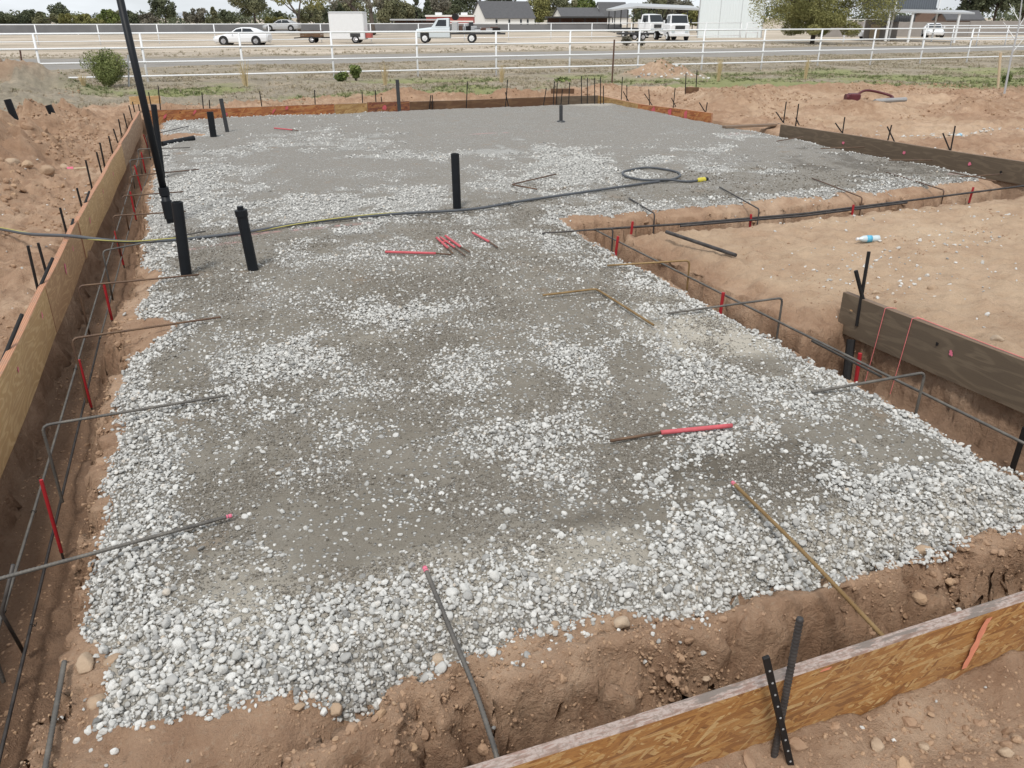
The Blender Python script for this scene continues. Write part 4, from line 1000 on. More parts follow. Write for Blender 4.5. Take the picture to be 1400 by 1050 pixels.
# soil clods
offpad = lambda x, y: (pad_sd(x, y) > .0)*1.0
def clump(sc, th, seed): return lambda x, y: offpad(x, y)*np.clip((fbm(x, y, sc, 3, seed)+th)*1.6, 0, 1)
def lumps(x, y): sd = pad_sd(x, y); return (sd > -.04)*(trench_sd(x, y) < -.1)*(terrain(x, y) > -.36)*(grav_sd(x, y) > .0)*np.clip(.3+fbm(x, y, 2.5, 3, 225), 0, 1)
def wallonly(x, y): sd = pad_sd(x, y); return (sd > 0)*(trench_sd(x, y) < 0)*np.clip(.25+fbm(x, y, 3, 3, 221), 0, 1)
x, y, s = make_stones([(-.9, 4.4, .8, 1.4, 2200, .0065, .034, clump(2.5, .35, 231)), (.4, 4.4, .8, 1.4, 90, .02, .045, clump(2.5, .4, 232)), (-1.25, 4.2, 1.45, 2.15, 1500, .006, .026, wallonly), (-1.25, -.4, 2, 8, 700, .006, .03, wallonly), (3.3, 4.2, 2, 7.4, 350, .007, .025, wallonly), (-.9, 3.8, 1.5, 2.15, 200, .016, .05, lumps), (-.75, 1.2, 1.6, 2.5, 3600, .0045, .016, lambda x, y: (pad_sd(x, y) < .03)*(grav_sd(x, y) > -.01)*np.clip(.5+fbm(x, y, 5, 3, 227), 0, 1)), (-.75, 3.6, 2, 8, 900, .005, .018, lambda x, y: (pad_sd(x, y) < .03)*(grav_sd(x, y) > -.01)*.7), (-.9, 3.8, 1.5, 2.2, 4200, .0048, .012, lumps), (-1.0, -.4, 2, 6, 1600, .005, .013, lumps), (-1.25, -.6, 1.5, 5, 700, .005, .02, lambda x, y: (trench_sd(x, y) < 0)*(pad_sd(x, y) > 0)*.6), (-1.0, -.4, 2, 9, 200, .018, .055, lumps), (3.3, 9.8, 7.2, 7.8, 110, .02, .06, lumps), (3.3, 3.8, 2, 7.4, 100, .014, .04, lumps),
                       (-6, -1.3, 4, 11, 260, .011, .055, clump(1.3, .2, 241)), (-7, -1.3, 9, 20, 230, .018, .1, clump(.9, .3, 251)), (-5.5, -2, 9.5, 15, 60, .045, .12, clump(1.1, .2, 252)), (3.9, 11, 2.4, 7.3, 240, .007, .03, clump(1.5, .05, 261)), (10.8, 24, 6, 22, 150, .018, .085, clump(.7, .12, 271)), (-1, 12, 19.6, 24, 60, .022, .08, clump(.8, .1, 281)), (-11, -3, 26, 32, 50, .02, .09, clump(.8, .2, 283))])
z = terrain(x, y) + s*rng.uniform(-.5, .25, len(s))
rot = np.stack([rng.normal(0, .5, len(x)), rng.normal(0, .5, len(x)), rng.uniform(0, 6.28, len(x))], 1)
scatter('soil_clods', np.stack([x, y, z], 1), rot, s[:, None]*rng.uniform(.8, 1.2, (len(s), 3)), np.clip(rng.beta(2, 2.2, len(x)), 0, 1), csrc, 12, M['clod'])
# pale stones strewn over the bare dirt
def strewn(x, y):
    g = blobs(x, y, [(9.2, 6.0, .9, .35, 1), (5.3, 4.9, .8, .7, .5), (6.4, 5.6, .8, .3, .5), (12.6, 11.4, 1.6, .25, .9), (6.4, 6.6, 1.2, .2, .3), (17.2, 28.9, 1.3, .6, 1.0)], fbm(x, y, 2, 3, 291)); return np.clip(g*.7, 0, 1) + .004
x, y, s = make_stones([(4.1, 10.3, 3, 7.1, 220, .012, .03, strewn), (10.8, 16, 9, 14, 120, .02, .035, strewn), (15, 19.5, 27.5, 30.5, 30, .05, .11, strewn), (-5.5, -1.3, 4, 13, 8, .014, .03, lambda x, y: np.ones_like(x)), (.8, 4, .9, 1.38, 30, .009, .018, lambda x, y: np.ones_like(x))])
z = terrain(x, y) + s*.2
scatter('strewn_stones', np.stack([x, y, z], 1), np.stack([rng.normal(0, .5, len(x)), rng.normal(0, .5, len(x)), rng.uniform(0, 6.28, len(x))], 1), s[:, None]*rng.uniform(.8, 1.2, (len(s), 3)), np.clip(rng.beta(3, 1.6, len(x)), 0, 1), gsrc, 14, M['gravel'])
print('stones', n_big, n_chip)
# single rocks large enough to point at
RK = [(1275, 395, .05, 'pale round rock on the bare dirt above the dark right board'), (1362, 466, .05, 'flat tan rock behind the dark right board'), (1197, 402, .04, 'tan clod beside the crossed stakes at the dark board'), (155, 908, .04, 'orange rock at the lower left corner of the gravel'),
      (118, 912, .045, 'tan clod at the lower left edge of the pad'), (135, 962, .04, 'brown clod below the lower left gravel'), (490, 1020, .036, 'angular tan clod beside the small pipe end'), (440, 1035, .03, 'brown rock left of the small pipe end'), (600, 903, .03, 'tan rock at the gravel edge left of the grey bar'),
      (460, 972, .03, 'upright brown clod below the gravel edge'), (409, 968, .022, 'small orange clod in the gravel edge'), (1200, 1022, .033, 'tan rock in front of the near orange board'), (1262, 1022, .022, 'smaller tan rock in front of the near orange board'), (1375, 1030, .025, 'tan rock at the lower right corner'),
      (1390, 1012, .02, 'brown rock at the right edge below the near board'), (760, 857, .025, 'tan clod at the front gravel edge near the middle'), (1218, 735, .022, 'brown stone among the gravel at right'), (1357, 735, .034, 'flat tan rock at the right gravel edge'), (850, 855, .04, 'orange flaky clod on the front face of the pad'), (1265, 757, .045, 'flat pale clod under the right gravel edge'),
      (65, 235, .12, 'big pale clod on the left spoil heap'), (18, 225, .11, 'tan clod at the left edge of the spoil heap'), (88, 232, .1, 'tan clod right of the big one on the left heap'), (40, 425, .05, 'tan rock behind the near left form'), (1120, 167, .1, 'dark clod on the dirt behind the upper right form')]
for i, (px, py, r, lab) in enumerate(RK):
    p = gp(px, py); me = rock_mesh('rock', 900+i, 3, 11, (1, .8, .62), .03); me.materials.append(M['rock']); me.polygons.foreach_set('use_smooth', [True]*len(me.polygons))
    o = bpy.data.objects.new('rock', me); COL.objects.link(o); o.location = p + Vector((0, 0, r*.25)); o.scale = (r, r, r); o.rotation_euler = (random.uniform(-.3, .3), random.uniform(-.3, .3), random.uniform(0, 6))
    tag(o, lab, 'rock', 'single rocks and clods')

# ------------------------------------------------------------------ grass of the field
def leaf_mat(name, stops, kind='INSTANCER'):
    m, t, b = mat(name); c = ramp(t, attr(t, 'tint', kind), stops)
    t.links.new(c, b.inputs['Base Color']); b.inputs['Roughness'].default_value = .8; b.inputs['Specular IOR Level'].default_value = .2
    return m
M['grass'] = leaf_mat('grass_blades', [(0, (.1, .13, .05)), (.3, (.19, .21, .09)), (.5, (.3, .27, .19)), (.8, (.42, .36, .26)), (1, (.33, .28, .22))])
def tuft(name, seed, n=14, h=.2):
    r_ = random.Random(seed); mb = MB()
    for _ in range(n):
        a = r_.uniform(0, 6.28); q = r_.uniform(0, .12); x, y = q*math.cos(a), q*math.sin(a); hh = h*r_.uniform(.4, 1.1); b = r_.uniform(0, 6.28); ln = hh*r_.uniform(.2, .9); w_ = .012
        dx, dy = math.cos(b), math.sin(b); sx, sy = -dy*w_, dx*w_
        mb.add([(x-sx, y-sy, 0), (x+sx, y+sy, 0), (x+dx*ln*.4+sx*.7, y+dy*ln*.4+sy*.7, hh*.65), (x+dx*ln*.4-sx*.7, y+dy*ln*.4-sy*.7, hh*.65), (x+dx*ln, y+dy*ln, hh)], [(0, 1, 2, 3), (3, 2, 4)])
    me = bpy.data.meshes.new(name); me.from_pydata(mb.v, [], mb.f); me.materials.append(M['grass']); return me
tsrc = bpy.data.collections.new('grass_tuft')
for k in range(8): tsrc.objects.link(bpy.data.objects.new('grass_tuft_%d' % k, tuft('grass_tuft', k)))
def fieldmask(x, y):
    gbv = np.interp(x, [-60, -6, -3.2, -1.5, 1, 4, 9, 14, 18, 21, 26, 60], [21, 20.5, 21.3, 23.6, 23, 23.8, 24.4, 23, 20.6, 17.6, 15, 13])
    b = y - gbv + 1.3*fbm(x, y, .5, 4, 151); road = (y > 45 + .02*x) & (y < 57.5 + .02*x)
    return (b > .2)*(~road)*np.clip(.35+.9*fbm(x, y, .7, 4, 301), 0.02, 1)
def greenness(x, y): return np.clip(ss(.0, .5, fbm(x, y, .22, 4, 161) + .35*ss(8, 20, x)*ss(32, 27, y)*1.6 + .12), 0, 1)*ss(34.5, 31.5, y)
x, y, s = make_stones([(-14, 45, 13, 33, 100, .34, .85, fieldmask), (-18, 55, 33, 48, 46, .42, .8, fieldmask), (-14, 90, 55, 66, 7, .6, 1.2, fieldmask)])
g = greenness(x, y); tint = np.where(rng.random(len(x)) < g*.8, rng.uniform(0, .42, len(x)), rng.uniform(.5, 1, len(x)))
scatter('dry_grass', np.stack([x, y, terrain(x, y)-.01], 1), np.stack([0*x, 0*x, rng.uniform(0, 6.28, len(x))], 1), np.stack([s, s, s*rng.uniform(.5, .9, len(s))], 1), tint, tsrc, 8, M['grass'])

# ------------------------------------------------------------------ fences
def pipe_fence(name, label, pts, h, rails, rp, rr, inset=0, ext=0):
    root = empty(name, pts[0], label=label, cat='fence'); o0 = Vector(pts[0])
    P = [Vector(p)-o0 for p in pts]
    me = None
    for p in P:
        if me is None:
            ob = MB().tube([(0, 0, -.3), (0, 0, h)], rp, 8).build('post', M['white'], root, loc=p, smooth=True); me = ob.data
        else:
            ob = bpy.data.objects.new('post', me); COL.objects.link(ob); ob.parent = root; ob.location = p
    for z in rails: MB().tube([p+Vector((0, -rp if z < h-.05 else 0, z)) for p in P], rr, 8).build('rail', M['white'], root, smooth=True)
    return root
pts = []
for k in range(-6, 17):
    x = 1.98 + 3.42*k; y = 34.4 + .02*k + (.012*max(0, x-12)**1.45*.45)
    pts.append((x, y, -.43))
pipe_fence('pipe_fence', 'long white four rail pipe fence beyond the dig', pts, 1.8, (1.8, 1.32, .84, .36), .04, .032)
pts = [(x, 83.5 + .02*x, -.28) for x in np.arange(-40, 62, 4.75)]
pipe_fence('pipe_fence', 'white three rail pipe fence across the road in front of the parked vehicles', pts, 1.62, (1.62, .95, .3), .05, .04)
a = Vector((60.5, 84, -.28)); pts = [Vector((60.5, 84.7, -.28)), Vector((62, 84.6, -.28))]
pipe_fence('pipe_gate', 'narrow white pipe gate panel at the corner of the pale shed', pts, 1.62, (1.62, 1.1, .6), .06, .04)
pts = [at_d(px, 55, 70) for px in (1262, 1301, 1336, 1375, 1420)]
pts = [Vector((p.x, p.y, -.25)) for p in pts]
pipe_fence('pipe_fence', 'short white three rail fence in front of the tan lot at far right', pts, 1.5, (1.5, .95, .4), .05, .04)
# far dark screen fence and block wall
def wall(px0, px1, ytop, ybot, dep, m, name, label, th=.2, cat='wall'):
    a, b = at_d(px0, ybot, dep), at_d(px1, ybot, dep); h = at_d(px0, ytop, dep).z - a.z; a.z -= .6
    return tag(MB().box(0, (b-a).length, 0, th, 0, h+.6).build(name, M[m], loc=a, rz=math.atan2(b.y-a.y, b.x-a.x)), label, cat)
o = wall(-60, 460, 32.5, 42, 120, 'shadecloth', 'screen_fence', 'long dark screened fence behind the sedan at left', cat='fence')
o = wall(470, 850, 33, 41.5, 135, 'shadecloth', 'screen_fence', 'dark screened fence in front of the houses', cat='fence')
wall(1325, 1440, 28.5, 40, 92, 'block', 'block_wall', 'grey block wall under the pines at the right', cat='wall')
wall(1120, 1330, 30, 44, 100, 'block', 'block_wall', 'grey block wall behind the pale green tree', cat='wall')
# steel tee posts, lath stakes, guide stakes at the fence
for (a, b, c, d, hd, lab, m, r) in [(840, 54, 837, 107, 30.5, 'rusty steel post standing in front of the fence near the middle', 'rustpost', .03), (27, 66, 31, 92, 36, 'dark steel post near the fence at the left edge', 'rustpost', .03),
                            (1368, 72, 1364, 124, 27.5, 'tan wooden stake beside the thin sapling at right', 'pale_wood', .035), (175, 75, 176, 108, 32.5, 'pale thin post inside the green bush at left', 'lightgrey', .03)]:
    stake_px(a, b, c, d, hd, r, lab, None, cat='post', name='post', m=m)
# thin sapling
f = gp(1373, 128, -.25); hd = math.hypot(f.x, f.y)
mb = MB(); mb.tube([f, on_line(1382, 80, hd), on_line(1393, 35, hd), on_line(1399, -15, hd)], [.028, .024, .018, .012], 7)
for (u, v) in (((1384, 72), (1402, 50)), ((1388, 55), (1372, 30)), ((1392, 38), (1408, 12)), ((1394, 30), (1380, 5))): mb.tube([on_line(*u, hd), on_line(*v, hd+.2)], [.012, .005], 5)
root = empty('sapling', f, label='thin leafless sapling leaning at the right edge of the field', cat='tree')
mb.v = [tuple(Vector(v)-f) for v in mb.v]; mb.build('trunk', M['lightgrey'], root)

# ------------------------------------------------------------------ trees and bushes
M['leaf_dark'] = leaf_mat('dark_leaves', [(0, (.065, .078, .05)), (.5, (.11, .125, .075)), (1, (.17, .185, .11))], 'GEOMETRY')
M['leaf_olive'] = leaf_mat('olive_leaves', [(0, (.1, .108, .06)), (.5, (.165, .168, .095)), (1, (.25, .24, .14))], 'GEOMETRY')
M['leaf_yel'] = leaf_mat('yellow_green_leaves', [(0, (.13, .135, .05)), (.5, (.22, .215, .08)), (1, (.32, .3, .13))], 'GEOMETRY')
M['leaf_grey'] = leaf_mat('grey_green_leaves', [(0, (.11, .105, .08)), (.5, (.165, .155, .12)), (1, (.24, .22, .175))], 'GEOMETRY')
M['leaf_green'] = leaf_mat('green_leaves', [(0, (.06, .09, .03)), (.5, (.13, .165, .05)), (1, (.22, .25, .09))], 'GEOMETRY')
M['leaf_bush'] = leaf_mat('creosote_leaves', [(0, (.09, .115, .045)), (.5, (.17, .2, .07)), (1, (.27, .29, .12))], 'GEOMETRY')
M['twig'] = leaf_mat('bare_twigs', [(0, (.12, .1, .085)), (1, (.22, .19, .165))], 'GEOMETRY')
def leaves(name, centers, radii, n, size, m, parent, seed, flat=1.0, asp=1.0):
    r_ = np.random.default_rng(seed); C = np.array(centers, float); Rr = np.array(radii, float)
    wgt = Rr**2; k = r_.choice(len(C), n, p=wgt/wgt.sum())
    d = r_.normal(0, 1, (n, 3)); d /= np.linalg.norm(d, axis=1)[:, None]
    rad = Rr[k]*r_.uniform(.35, 1.05, n)**.6
    P = C[k] + d*rad[:, None]*np.array([1, 1, flat])
    u = r_.normal(0, 1, (n, 3)); u /= np.linalg.norm(u, axis=1)[:, None]
    v = np.cross(u, r_.normal(0, 1, (n, 3))); v /= np.linalg.norm(v, axis=1)[:, None]
    s = size*r_.uniform(.5, 1.4, n)[:, None]
    V = np.stack([P - u*s*asp, P + v*s*.55, P + u*s*asp, P - v*s*.55], 1).reshape(-1, 3)
    me = bpy.data.meshes.new(name); me.vertices.add(4*n); me.vertices.foreach_set('co', V.astype(np.float32).ravel())
    me.loops.add(4*n); me.loops.foreach_set('vertex_index', np.arange(4*n, dtype=np.int32)); me.polygons.add(n); me.polygons.foreach_set('loop_start', (np.arange(n)*4).astype(np.int32)); me.update(calc_edges=True)
    clump = r_.random(len(C)); tint = np.clip(.65*clump[k] + .35*r_.random(n), 0, 1)
    a = me.attributes.new('tint', 'FLOAT', 'POINT'); a.data.foreach_set('value', np.repeat(tint, 4).astype(np.float32))
    me.materials.append(m); o = bpy.data.objects.new(name, me); COL.objects.link(o); o.parent = parent; return o
def tree(name, label, px0, px1, ytop, ybase, dep, m, seed, n=1400, cr0=.25, size=.3, shape='round', group=None, gap=.5, trunk=True, cat='tree'):
    r_ = random.Random(seed); pc = .5*(px0+px1); b = at_d(pc, ybase, dep); top = at_d(pc, ytop, dep).z
    g = -.35; Hh = max(top-b.z, .5)*1.12; W = (px1-px0)/FPX*dep*.68
    root = empty(name, b, r_.uniform(0, 6), label=label, cat=cat, group=group)
    tb = MB()
    c0 = Hh*cr0
    if trunk:
        tr = max(.05, Hh*.022)
        lean = Vector((r_.uniform(-.05, .05)*Hh, r_.uniform(-.05, .05)*Hh, 0))
        tb.tube([(0, 0, -1.0), lean*.4+Vector((0, 0, c0)), lean+Vector((0, 0, Hh*.8))], [tr*1.3, tr, tr*.25], 7)
        for k in range(7):
            a = r_.uniform(0, 6.28); z0 = Hh*r_.uniform(cr0*.8, .6); q = W*r_.uniform(.5, .9)
            tb.tube([lean*.6+Vector((0, 0, z0)), Vector((math.cos(a)*q*.5, math.sin(a)*q*.5, z0+Hh*.12)), Vector((math.cos(a)*q, math.sin(a)*q, z0+Hh*.22))], [tr*.5, tr*.32, tr*.1], 5)
        tb.build('trunk', M['bark'], root, smooth=True)
    C, Rr = [], []
    nc = 26
    for k in range(nc):
        a = r_.uniform(0, 6.28); t = r_.random()
        if shape == 'round':
            ph = math.acos(r_.uniform(-1, 1)); q = r_.uniform(.45, .85)
            C.append((W*q*math.sin(ph)*math.cos(a), W*q*math.sin(ph)*math.sin(a), c0+(Hh-c0)*(.5+.5*q*math.cos(ph)))); Rr.append(min(W, (Hh-c0)*.5)*r_.uniform(.26, .46))
        elif shape == 'cone':
            q = W*(1-t)*r_.uniform(.4, .95); C.append((q*math.cos(a), q*math.sin(a), c0+(Hh-c0)*t*.93)); Rr.append(max(.18*W, W*.42*(1-t)))
        elif shape == 'wide':
            q = W*math.sqrt(r_.random())*.85; C.append((q*math.cos(a), q*math.sin(a), c0+(Hh-c0)*r_.uniform(.2, .85)*(1-.35*(q/W)**2))); Rr.append(min(W, (Hh-c0))*r_.uniform(.18, .32))
    leaves('crown', C, Rr, n, size, m, root, seed)
    return root
Td = [('green_tree', 'dense dark citrus tree at the far left edge', -14, 28, 17.5, 40, 150, 'leaf_dark', 'round'), ('green_tree', 'dense dark citrus tree, second from the left edge', 18, 58, 16, 40, 150, 'leaf_dark', 'round'),
      ('green_tree', 'olive citrus tree left of the tall round one', 50, 92, 19, 40, 150, 'leaf_olive', 'round'), ('green_tree', 'taller round crowned tree rising behind the left citrus row', 76, 96, 10, 40, 175, 'leaf_dark', 'round'), ('green_tree', 'low yellowish tree at the right end of the left citrus row', 88, 130, 19, 40, 148, 'leaf_yel', 'round'),
      ('green_tree', 'bright low bush under the citrus row', 110, 142, 27, 40, 145, 'leaf_yel', 'round'), ('green_tree', 'dark round green tree left of the leaning pole', 139, 160, 15, 38, 160, 'leaf_green', 'round'), ('green_tree', 'small grey green tree just left of the leaning pole', 154, 172, 17, 38, 170, 'leaf_olive', 'round'),
      ('green_tree', 'dusky tree just right of the leaning pole', 172, 192, 18, 38, 165, 'leaf_dark', 'round'), ('green_tree', 'low grey scrub tree between the pole and the eucalyptus', 186, 218, 19, 36, 150, 'leaf_grey', 'round'), ('eucalyptus_tree', 'tall dark eucalyptus against the sky at left', 211, 243, 0, 36, 190, 'leaf_dark', 'round'),
      ('green_tree', 'grey brown tree right of the eucalyptus', 256, 286, 14.5, 36, 165, 'leaf_grey', 'round'), ('green_tree', 'small upright tree left of the big brown tree', 286, 302, 12.5, 36, 160, 'leaf_olive', 'cone'), ('green_tree', 'small dark tree beside the big brown tree', 301, 322, 17, 35, 175, 'leaf_dark', 'round'),
      ('mesquite_tree', 'big brownish green spreading tree behind the sedan', 319, 379, -22, 36, 140, 'leaf_olive', 'round'), ('green_tree', 'low clipped green hedge bush behind the sedan', 362, 405, 24, 36, 150, 'leaf_yel', 'round'), ('green_tree', 'far dark tree left of the forked trunk', 374, 392, 18, 34, 220, 'leaf_dark', 'round'),
      ('green_tree', 'round olive tree right of the forked trunk', 412, 446, 9, 36, 150, 'leaf_olive', 'round'), ('green_tree', 'dusky tree left of the white trailer', 436, 470, 6, 38, 165, 'leaf_dark', 'round'), ('green_tree', 'pale olive tree behind the white trailer', 468, 500, -6, 38, 170, 'leaf_olive', 'round'),
      ('green_tree', 'broad olive tree right of the white trailer', 508, 548, -4, 38, 160, 'leaf_olive', 'round'), ('green_tree', 'small olive tree behind the dark shed', 540, 566, 6, 38, 175, 'leaf_olive', 'round'), ('conifer_tree', 'dark conifer left of the red building', 560, 580, -3, 36, 185, 'leaf_dark', 'cone'),
      ('conifer_tree', 'second dark conifer left of the red building', 576, 594, 0, 36, 190, 'leaf_dark', 'cone'), ('bare_tree', 'purplish bare tree behind the red building', 588, 612, -3, 36, 200, 'leaf_grey', 'round'), ('conifer_tree', 'dark cypress left of the white gabled house', 606, 636, -14, 36, 250, 'leaf_dark', 'cone'), ('conifer_tree', 'tall dark cypress touching the white gable', 624, 656, -22, 36, 258, 'leaf_dark', 'round'),
      ('conifer_tree', 'dark cypress top seen over the white house roof', 668, 700, -9, 34, 262, 'leaf_dark', 'round'),
      ('green_tree', 'yellowish tree right of the white house roof', 722, 750, -2, 34, 250, 'leaf_yel', 'round'), ('green_tree', 'big olive tree between the two gabled houses', 738, 782, -6, 34, 262, 'leaf_olive', 'round'), ('green_tree', 'round green tree over the second house roof', 785, 810, -4, 30, 275, 'leaf_green', 'round'),
      ('green_tree', 'olive tree rising behind the steel canopy', 868, 905, -2, 38, 165, 'leaf_olive', 'round'), ('green_tree', 'dusky tree behind the right half of the canopy', 895, 944, -3, 38, 170, 'leaf_grey', 'round'), ('green_tree', 'dark shrub under the steel canopy', 868, 892, 16, 38, 150, 'leaf_dark', 'round'), ('green_tree', 'pale shrub beside the pale shed wall', 935, 957, 12, 40, 150, 'leaf_yel', 'round')]
for i, (nm, lab, a, b, yt, yb, dep, m, sh) in enumerate(Td):
    tree(nm, lab, a, b, yt, yb, dep, M[m], 300+i, n=4200 if b-a < 35 else 9000, size=dep*.0012, shape=sh, cr0=.12 if nm == 'green_tree' else .22, group='trees beyond the fences')
# far belt of trees that reads as one mass
C, Rr = [], []
for k in range(520):
    px = random.uniform(-80, 1480); dep = random.uniform(270, 330); hgt = 24 - random.uniform(0, 4.5)*(1 if px < 330 else 2.2)
    p = at_d(px, hgt + random.uniform(0, 9), dep); C.append(tuple(p)); Rr.append(random.uniform(1.2, 2.6))
o = leaves('far_trees', C, Rr, 26000, .5, M['leaf_dark'], None, 991); o['kind'] = 'stuff'
# mesquite in front of the block wall
t = tree('mesquite_tree', 'wide pale yellow green mesquite tree right of the pale shed', 1036, 1184, -60, 58, 74, M['leaf_yel'], 777, n=46000, size=.07, shape='wide', cr0=.2)
leaves('low_boughs', [(random.uniform(-4.5, 4.5), random.uniform(-3, 3), random.uniform(1.0, 3.2)) for _ in range(26)], [random.uniform(.5, 1.1) for _ in range(26)], 30000, .07, M['leaf_yel'], t, 778, .7)
# pines at the right
for i, (a, b, yt, lab) in enumerate([(1302, 1350, -22, 'ragged pine right of the brick house, left of the three'), (1332, 1384, -30, 'ragged pine above the block wall, middle of the three'), (1366, 1425, -26, 'ragged pine at the right picture edge')]):
    tree('pine_tree', lab, a, b, yt, 34, 125, M['leaf_dark'], 500+i, n=7000, size=.2, shape='round', cr0=.22, group='pines at the right')
# forked bare trunks with thin hanging crowns
def limb_tree(label, limbs, dep, crown, m, seed, n):
    b = at_d(*limbs[0][0], dep); root = empty('forked_tree', b, label=label, cat='tree'); mb = MB()
    for L_ in limbs:
        pts = [at_d(p[0], p[1], dep+ (i*.5)) - b for i, p in enumerate(L_)]; w0 = L_[0][2] if len(L_[0]) > 2 else 4
        mb.tube(smooth_path(pts, 4), list(np.linspace(w0, w0*.5, (len(pts)-1)*4+1)/FPX*dep*.5), 7)
    mb.build('trunk', M['bark'], root, smooth=True)
    C = [at_d(px, py, dep+random.uniform(-2, 2))-b for px, py, r in crown]; leaves('crown', C, [r/FPX*dep for *_, r in crown], n, dep*.0015, M[m], root, seed)
LT = lambda *p: [tuple(q) for q in p]
def limb(*pts): return [(p[0], p[1]) for p in pts]
def limb_tree2(label, limbs, widths, dep, crown, m, seed, n):
    b = at_d(limbs[0][0][0], limbs[0][0][1], dep); root = empty('forked_tree', b, label=label, cat='tree'); mb = MB()
    for L_, w0 in zip(limbs, widths):
        pts = [at_d(p[0], p[1], dep+i*.4)-b for i, p in enumerate(L_)]; q = smooth_path(pts, 4)
        mb.tube(q, list(np.linspace(w0, w0*.45, len(q))/FPX*dep*.5), 7)
    mb.build('trunk', M['bark'], root, smooth=True)
    C = [at_d(px, py, dep+random.uniform(-3, 3))-b for px, py, r in crown]; leaves('crown', C, [r/FPX*dep for *_, r in crown], n, dep*.0014, M[m], root, seed)
limb_tree2('forked dark trunk with hanging crown left of the white trailer', [[(409, 42), (408, 28), (406, 20), (398, 8), (388, -8)], [(408, 28), (409, 14), (411, 0), (416, -16)], [(406, 20), (392, 8), (380, -4)]], [4.5, 3, 2], 112,
           [(384, 0, 8), (395, -4, 9), (408, -6, 9), (420, 0, 9), (430, 4, 7), (440, -2, 9), (374, -5, 7), (425, 10, 5), (437, 9, 5)], 'leaf_yel', 61, 1500)
limb_tree2('thick leaning double trunk behind the white trailer', [[(511, 46), (508, 26), (506, 8), (500, -20)], [(500, 40), (490, 20), (478, 6), (462, -12)], [(478, 6), (486, -10)]], [7, 7, 3.5], 108,
           [(470, -6, 10), (485, -8, 10), (500, -6, 9), (515, -8, 10), (528, -8, 9), (455, -2, 8), (505, 6, 6), (520, 6, 6), (455, 8, 6)], 'leaf_grey', 62, 1500)
# bushes by the near fence
def bush(label, px0, px1, yt, yb, hd, m, seed, n, size, name='bush', dead=False):
    f = gp((px0+px1)/2, yb, -.3) if hd is None else on_line((px0+px1)/2, yb, hd); W = .5*(on_line(px1, yb, f.xy.length)-on_line(px0, yb, f.xy.length)).length; Hh = on_line((px0+px1)/2, yt, f.xy.length).z - f.z
    f.z = min(f.z, gz(f.x, f.y)); root = empty(name, f, label=label, cat='bush'); r_ = random.Random(seed); mb = MB(); C, Rr = [], []
    for k in range(16):
        a = r_.uniform(0, 6.28); q = W*r_.uniform(.1, .8); t = Vector((q*math.cos(a), q*math.sin(a), Hh*r_.uniform(.5, .92)))
        mb.tube([(0, 0, -.05), t*.5+Vector((0, 0, Hh*.1)), t], [.02, .014, .006], 5); C.append(tuple(t*.85)); Rr.append(W*r_.uniform(.22, .4))
        C.append(tuple(t*.5)); Rr.append(W*.25)
    mb.build('stems', M['bark'], root); leaves('foliage', C, Rr, n, size, m, root, seed, asp=1.6)
bush('round olive green creosote bush in front of the white fence at left', 106, 192, 62, 112, 32.5, M['leaf_bush'], 5, 15000, .022)
bush('small dark green weed at the foot of a white fence post', 476, 496, 77, 102, 33.5, M['leaf_green'], 6, 900, .045)
bush('low green weed patch beside the small dark weed', 455, 480, 95, 107, 33.3, M['leaf_green'], 7, 600, .05)
bush('dark green clump of grass near the rusty post', 755, 785, 98, 105, 29.5, M['leaf_green'], 8, 500, .05)
bush('green bush behind the wooden stake at right', 1374, 1390, 74, 88, 33, M['leaf_green'], 9, 600, .06)
bush('olive shrub across the road left of the white trucks', 848, 866, 49, 62, 74, M['leaf_grey'], 10, 500, .12)
bush('second olive shrub across the road left of the white trucks', 868, 882, 54, 63, 74, M['leaf_grey'], 12, 400, .1)
def dry_weed(label, px, yt, yb, w_, hd):
    f = on_line(px, yb, hd); f.z = gz(f.x, f.y); h = on_line(px, yt, hd).z - f.z; W = w_/FPX*hd*.5; mb = MB(); r_ = random.Random(int(px))
    for k in range(40):
        a = r_.uniform(0, 6.28); q = W*r_.random(); hh = h*r_.uniform(.5, 1)
        mb.tube([(q*.3*math.cos(a), q*.3*math.sin(a), -.03), (q*.6*math.cos(a), q*.6*math.sin(a), hh*.6), (q*math.cos(a), q*math.sin(a), hh)], [.008, .007, .004], 4)
    tag(mb.build('dry_weed', M['straw'], loc=f), label, 'weed', 'dead stalks along the fence')
for q in [('tall pale dead stalks left of a post near the white sedan', 336, 80, 115, 18, 31.5), ('pale dead stalks left of the dark far pipe', 527, 85, 118, 12, 30.5), ('thin dead shrub right of the far board stakes', 686, 88, 110, 12, 31.5), ('pale dead stalks near the rubble pile', 983, 78, 103, 10, 32), ('short pale stalks at a fence post on the right', 1103, 78, 94, 8, 33), ('pale dead stalks below the creosote bush', 116, 100, 125, 14, 29)]: dry_weed(*q)

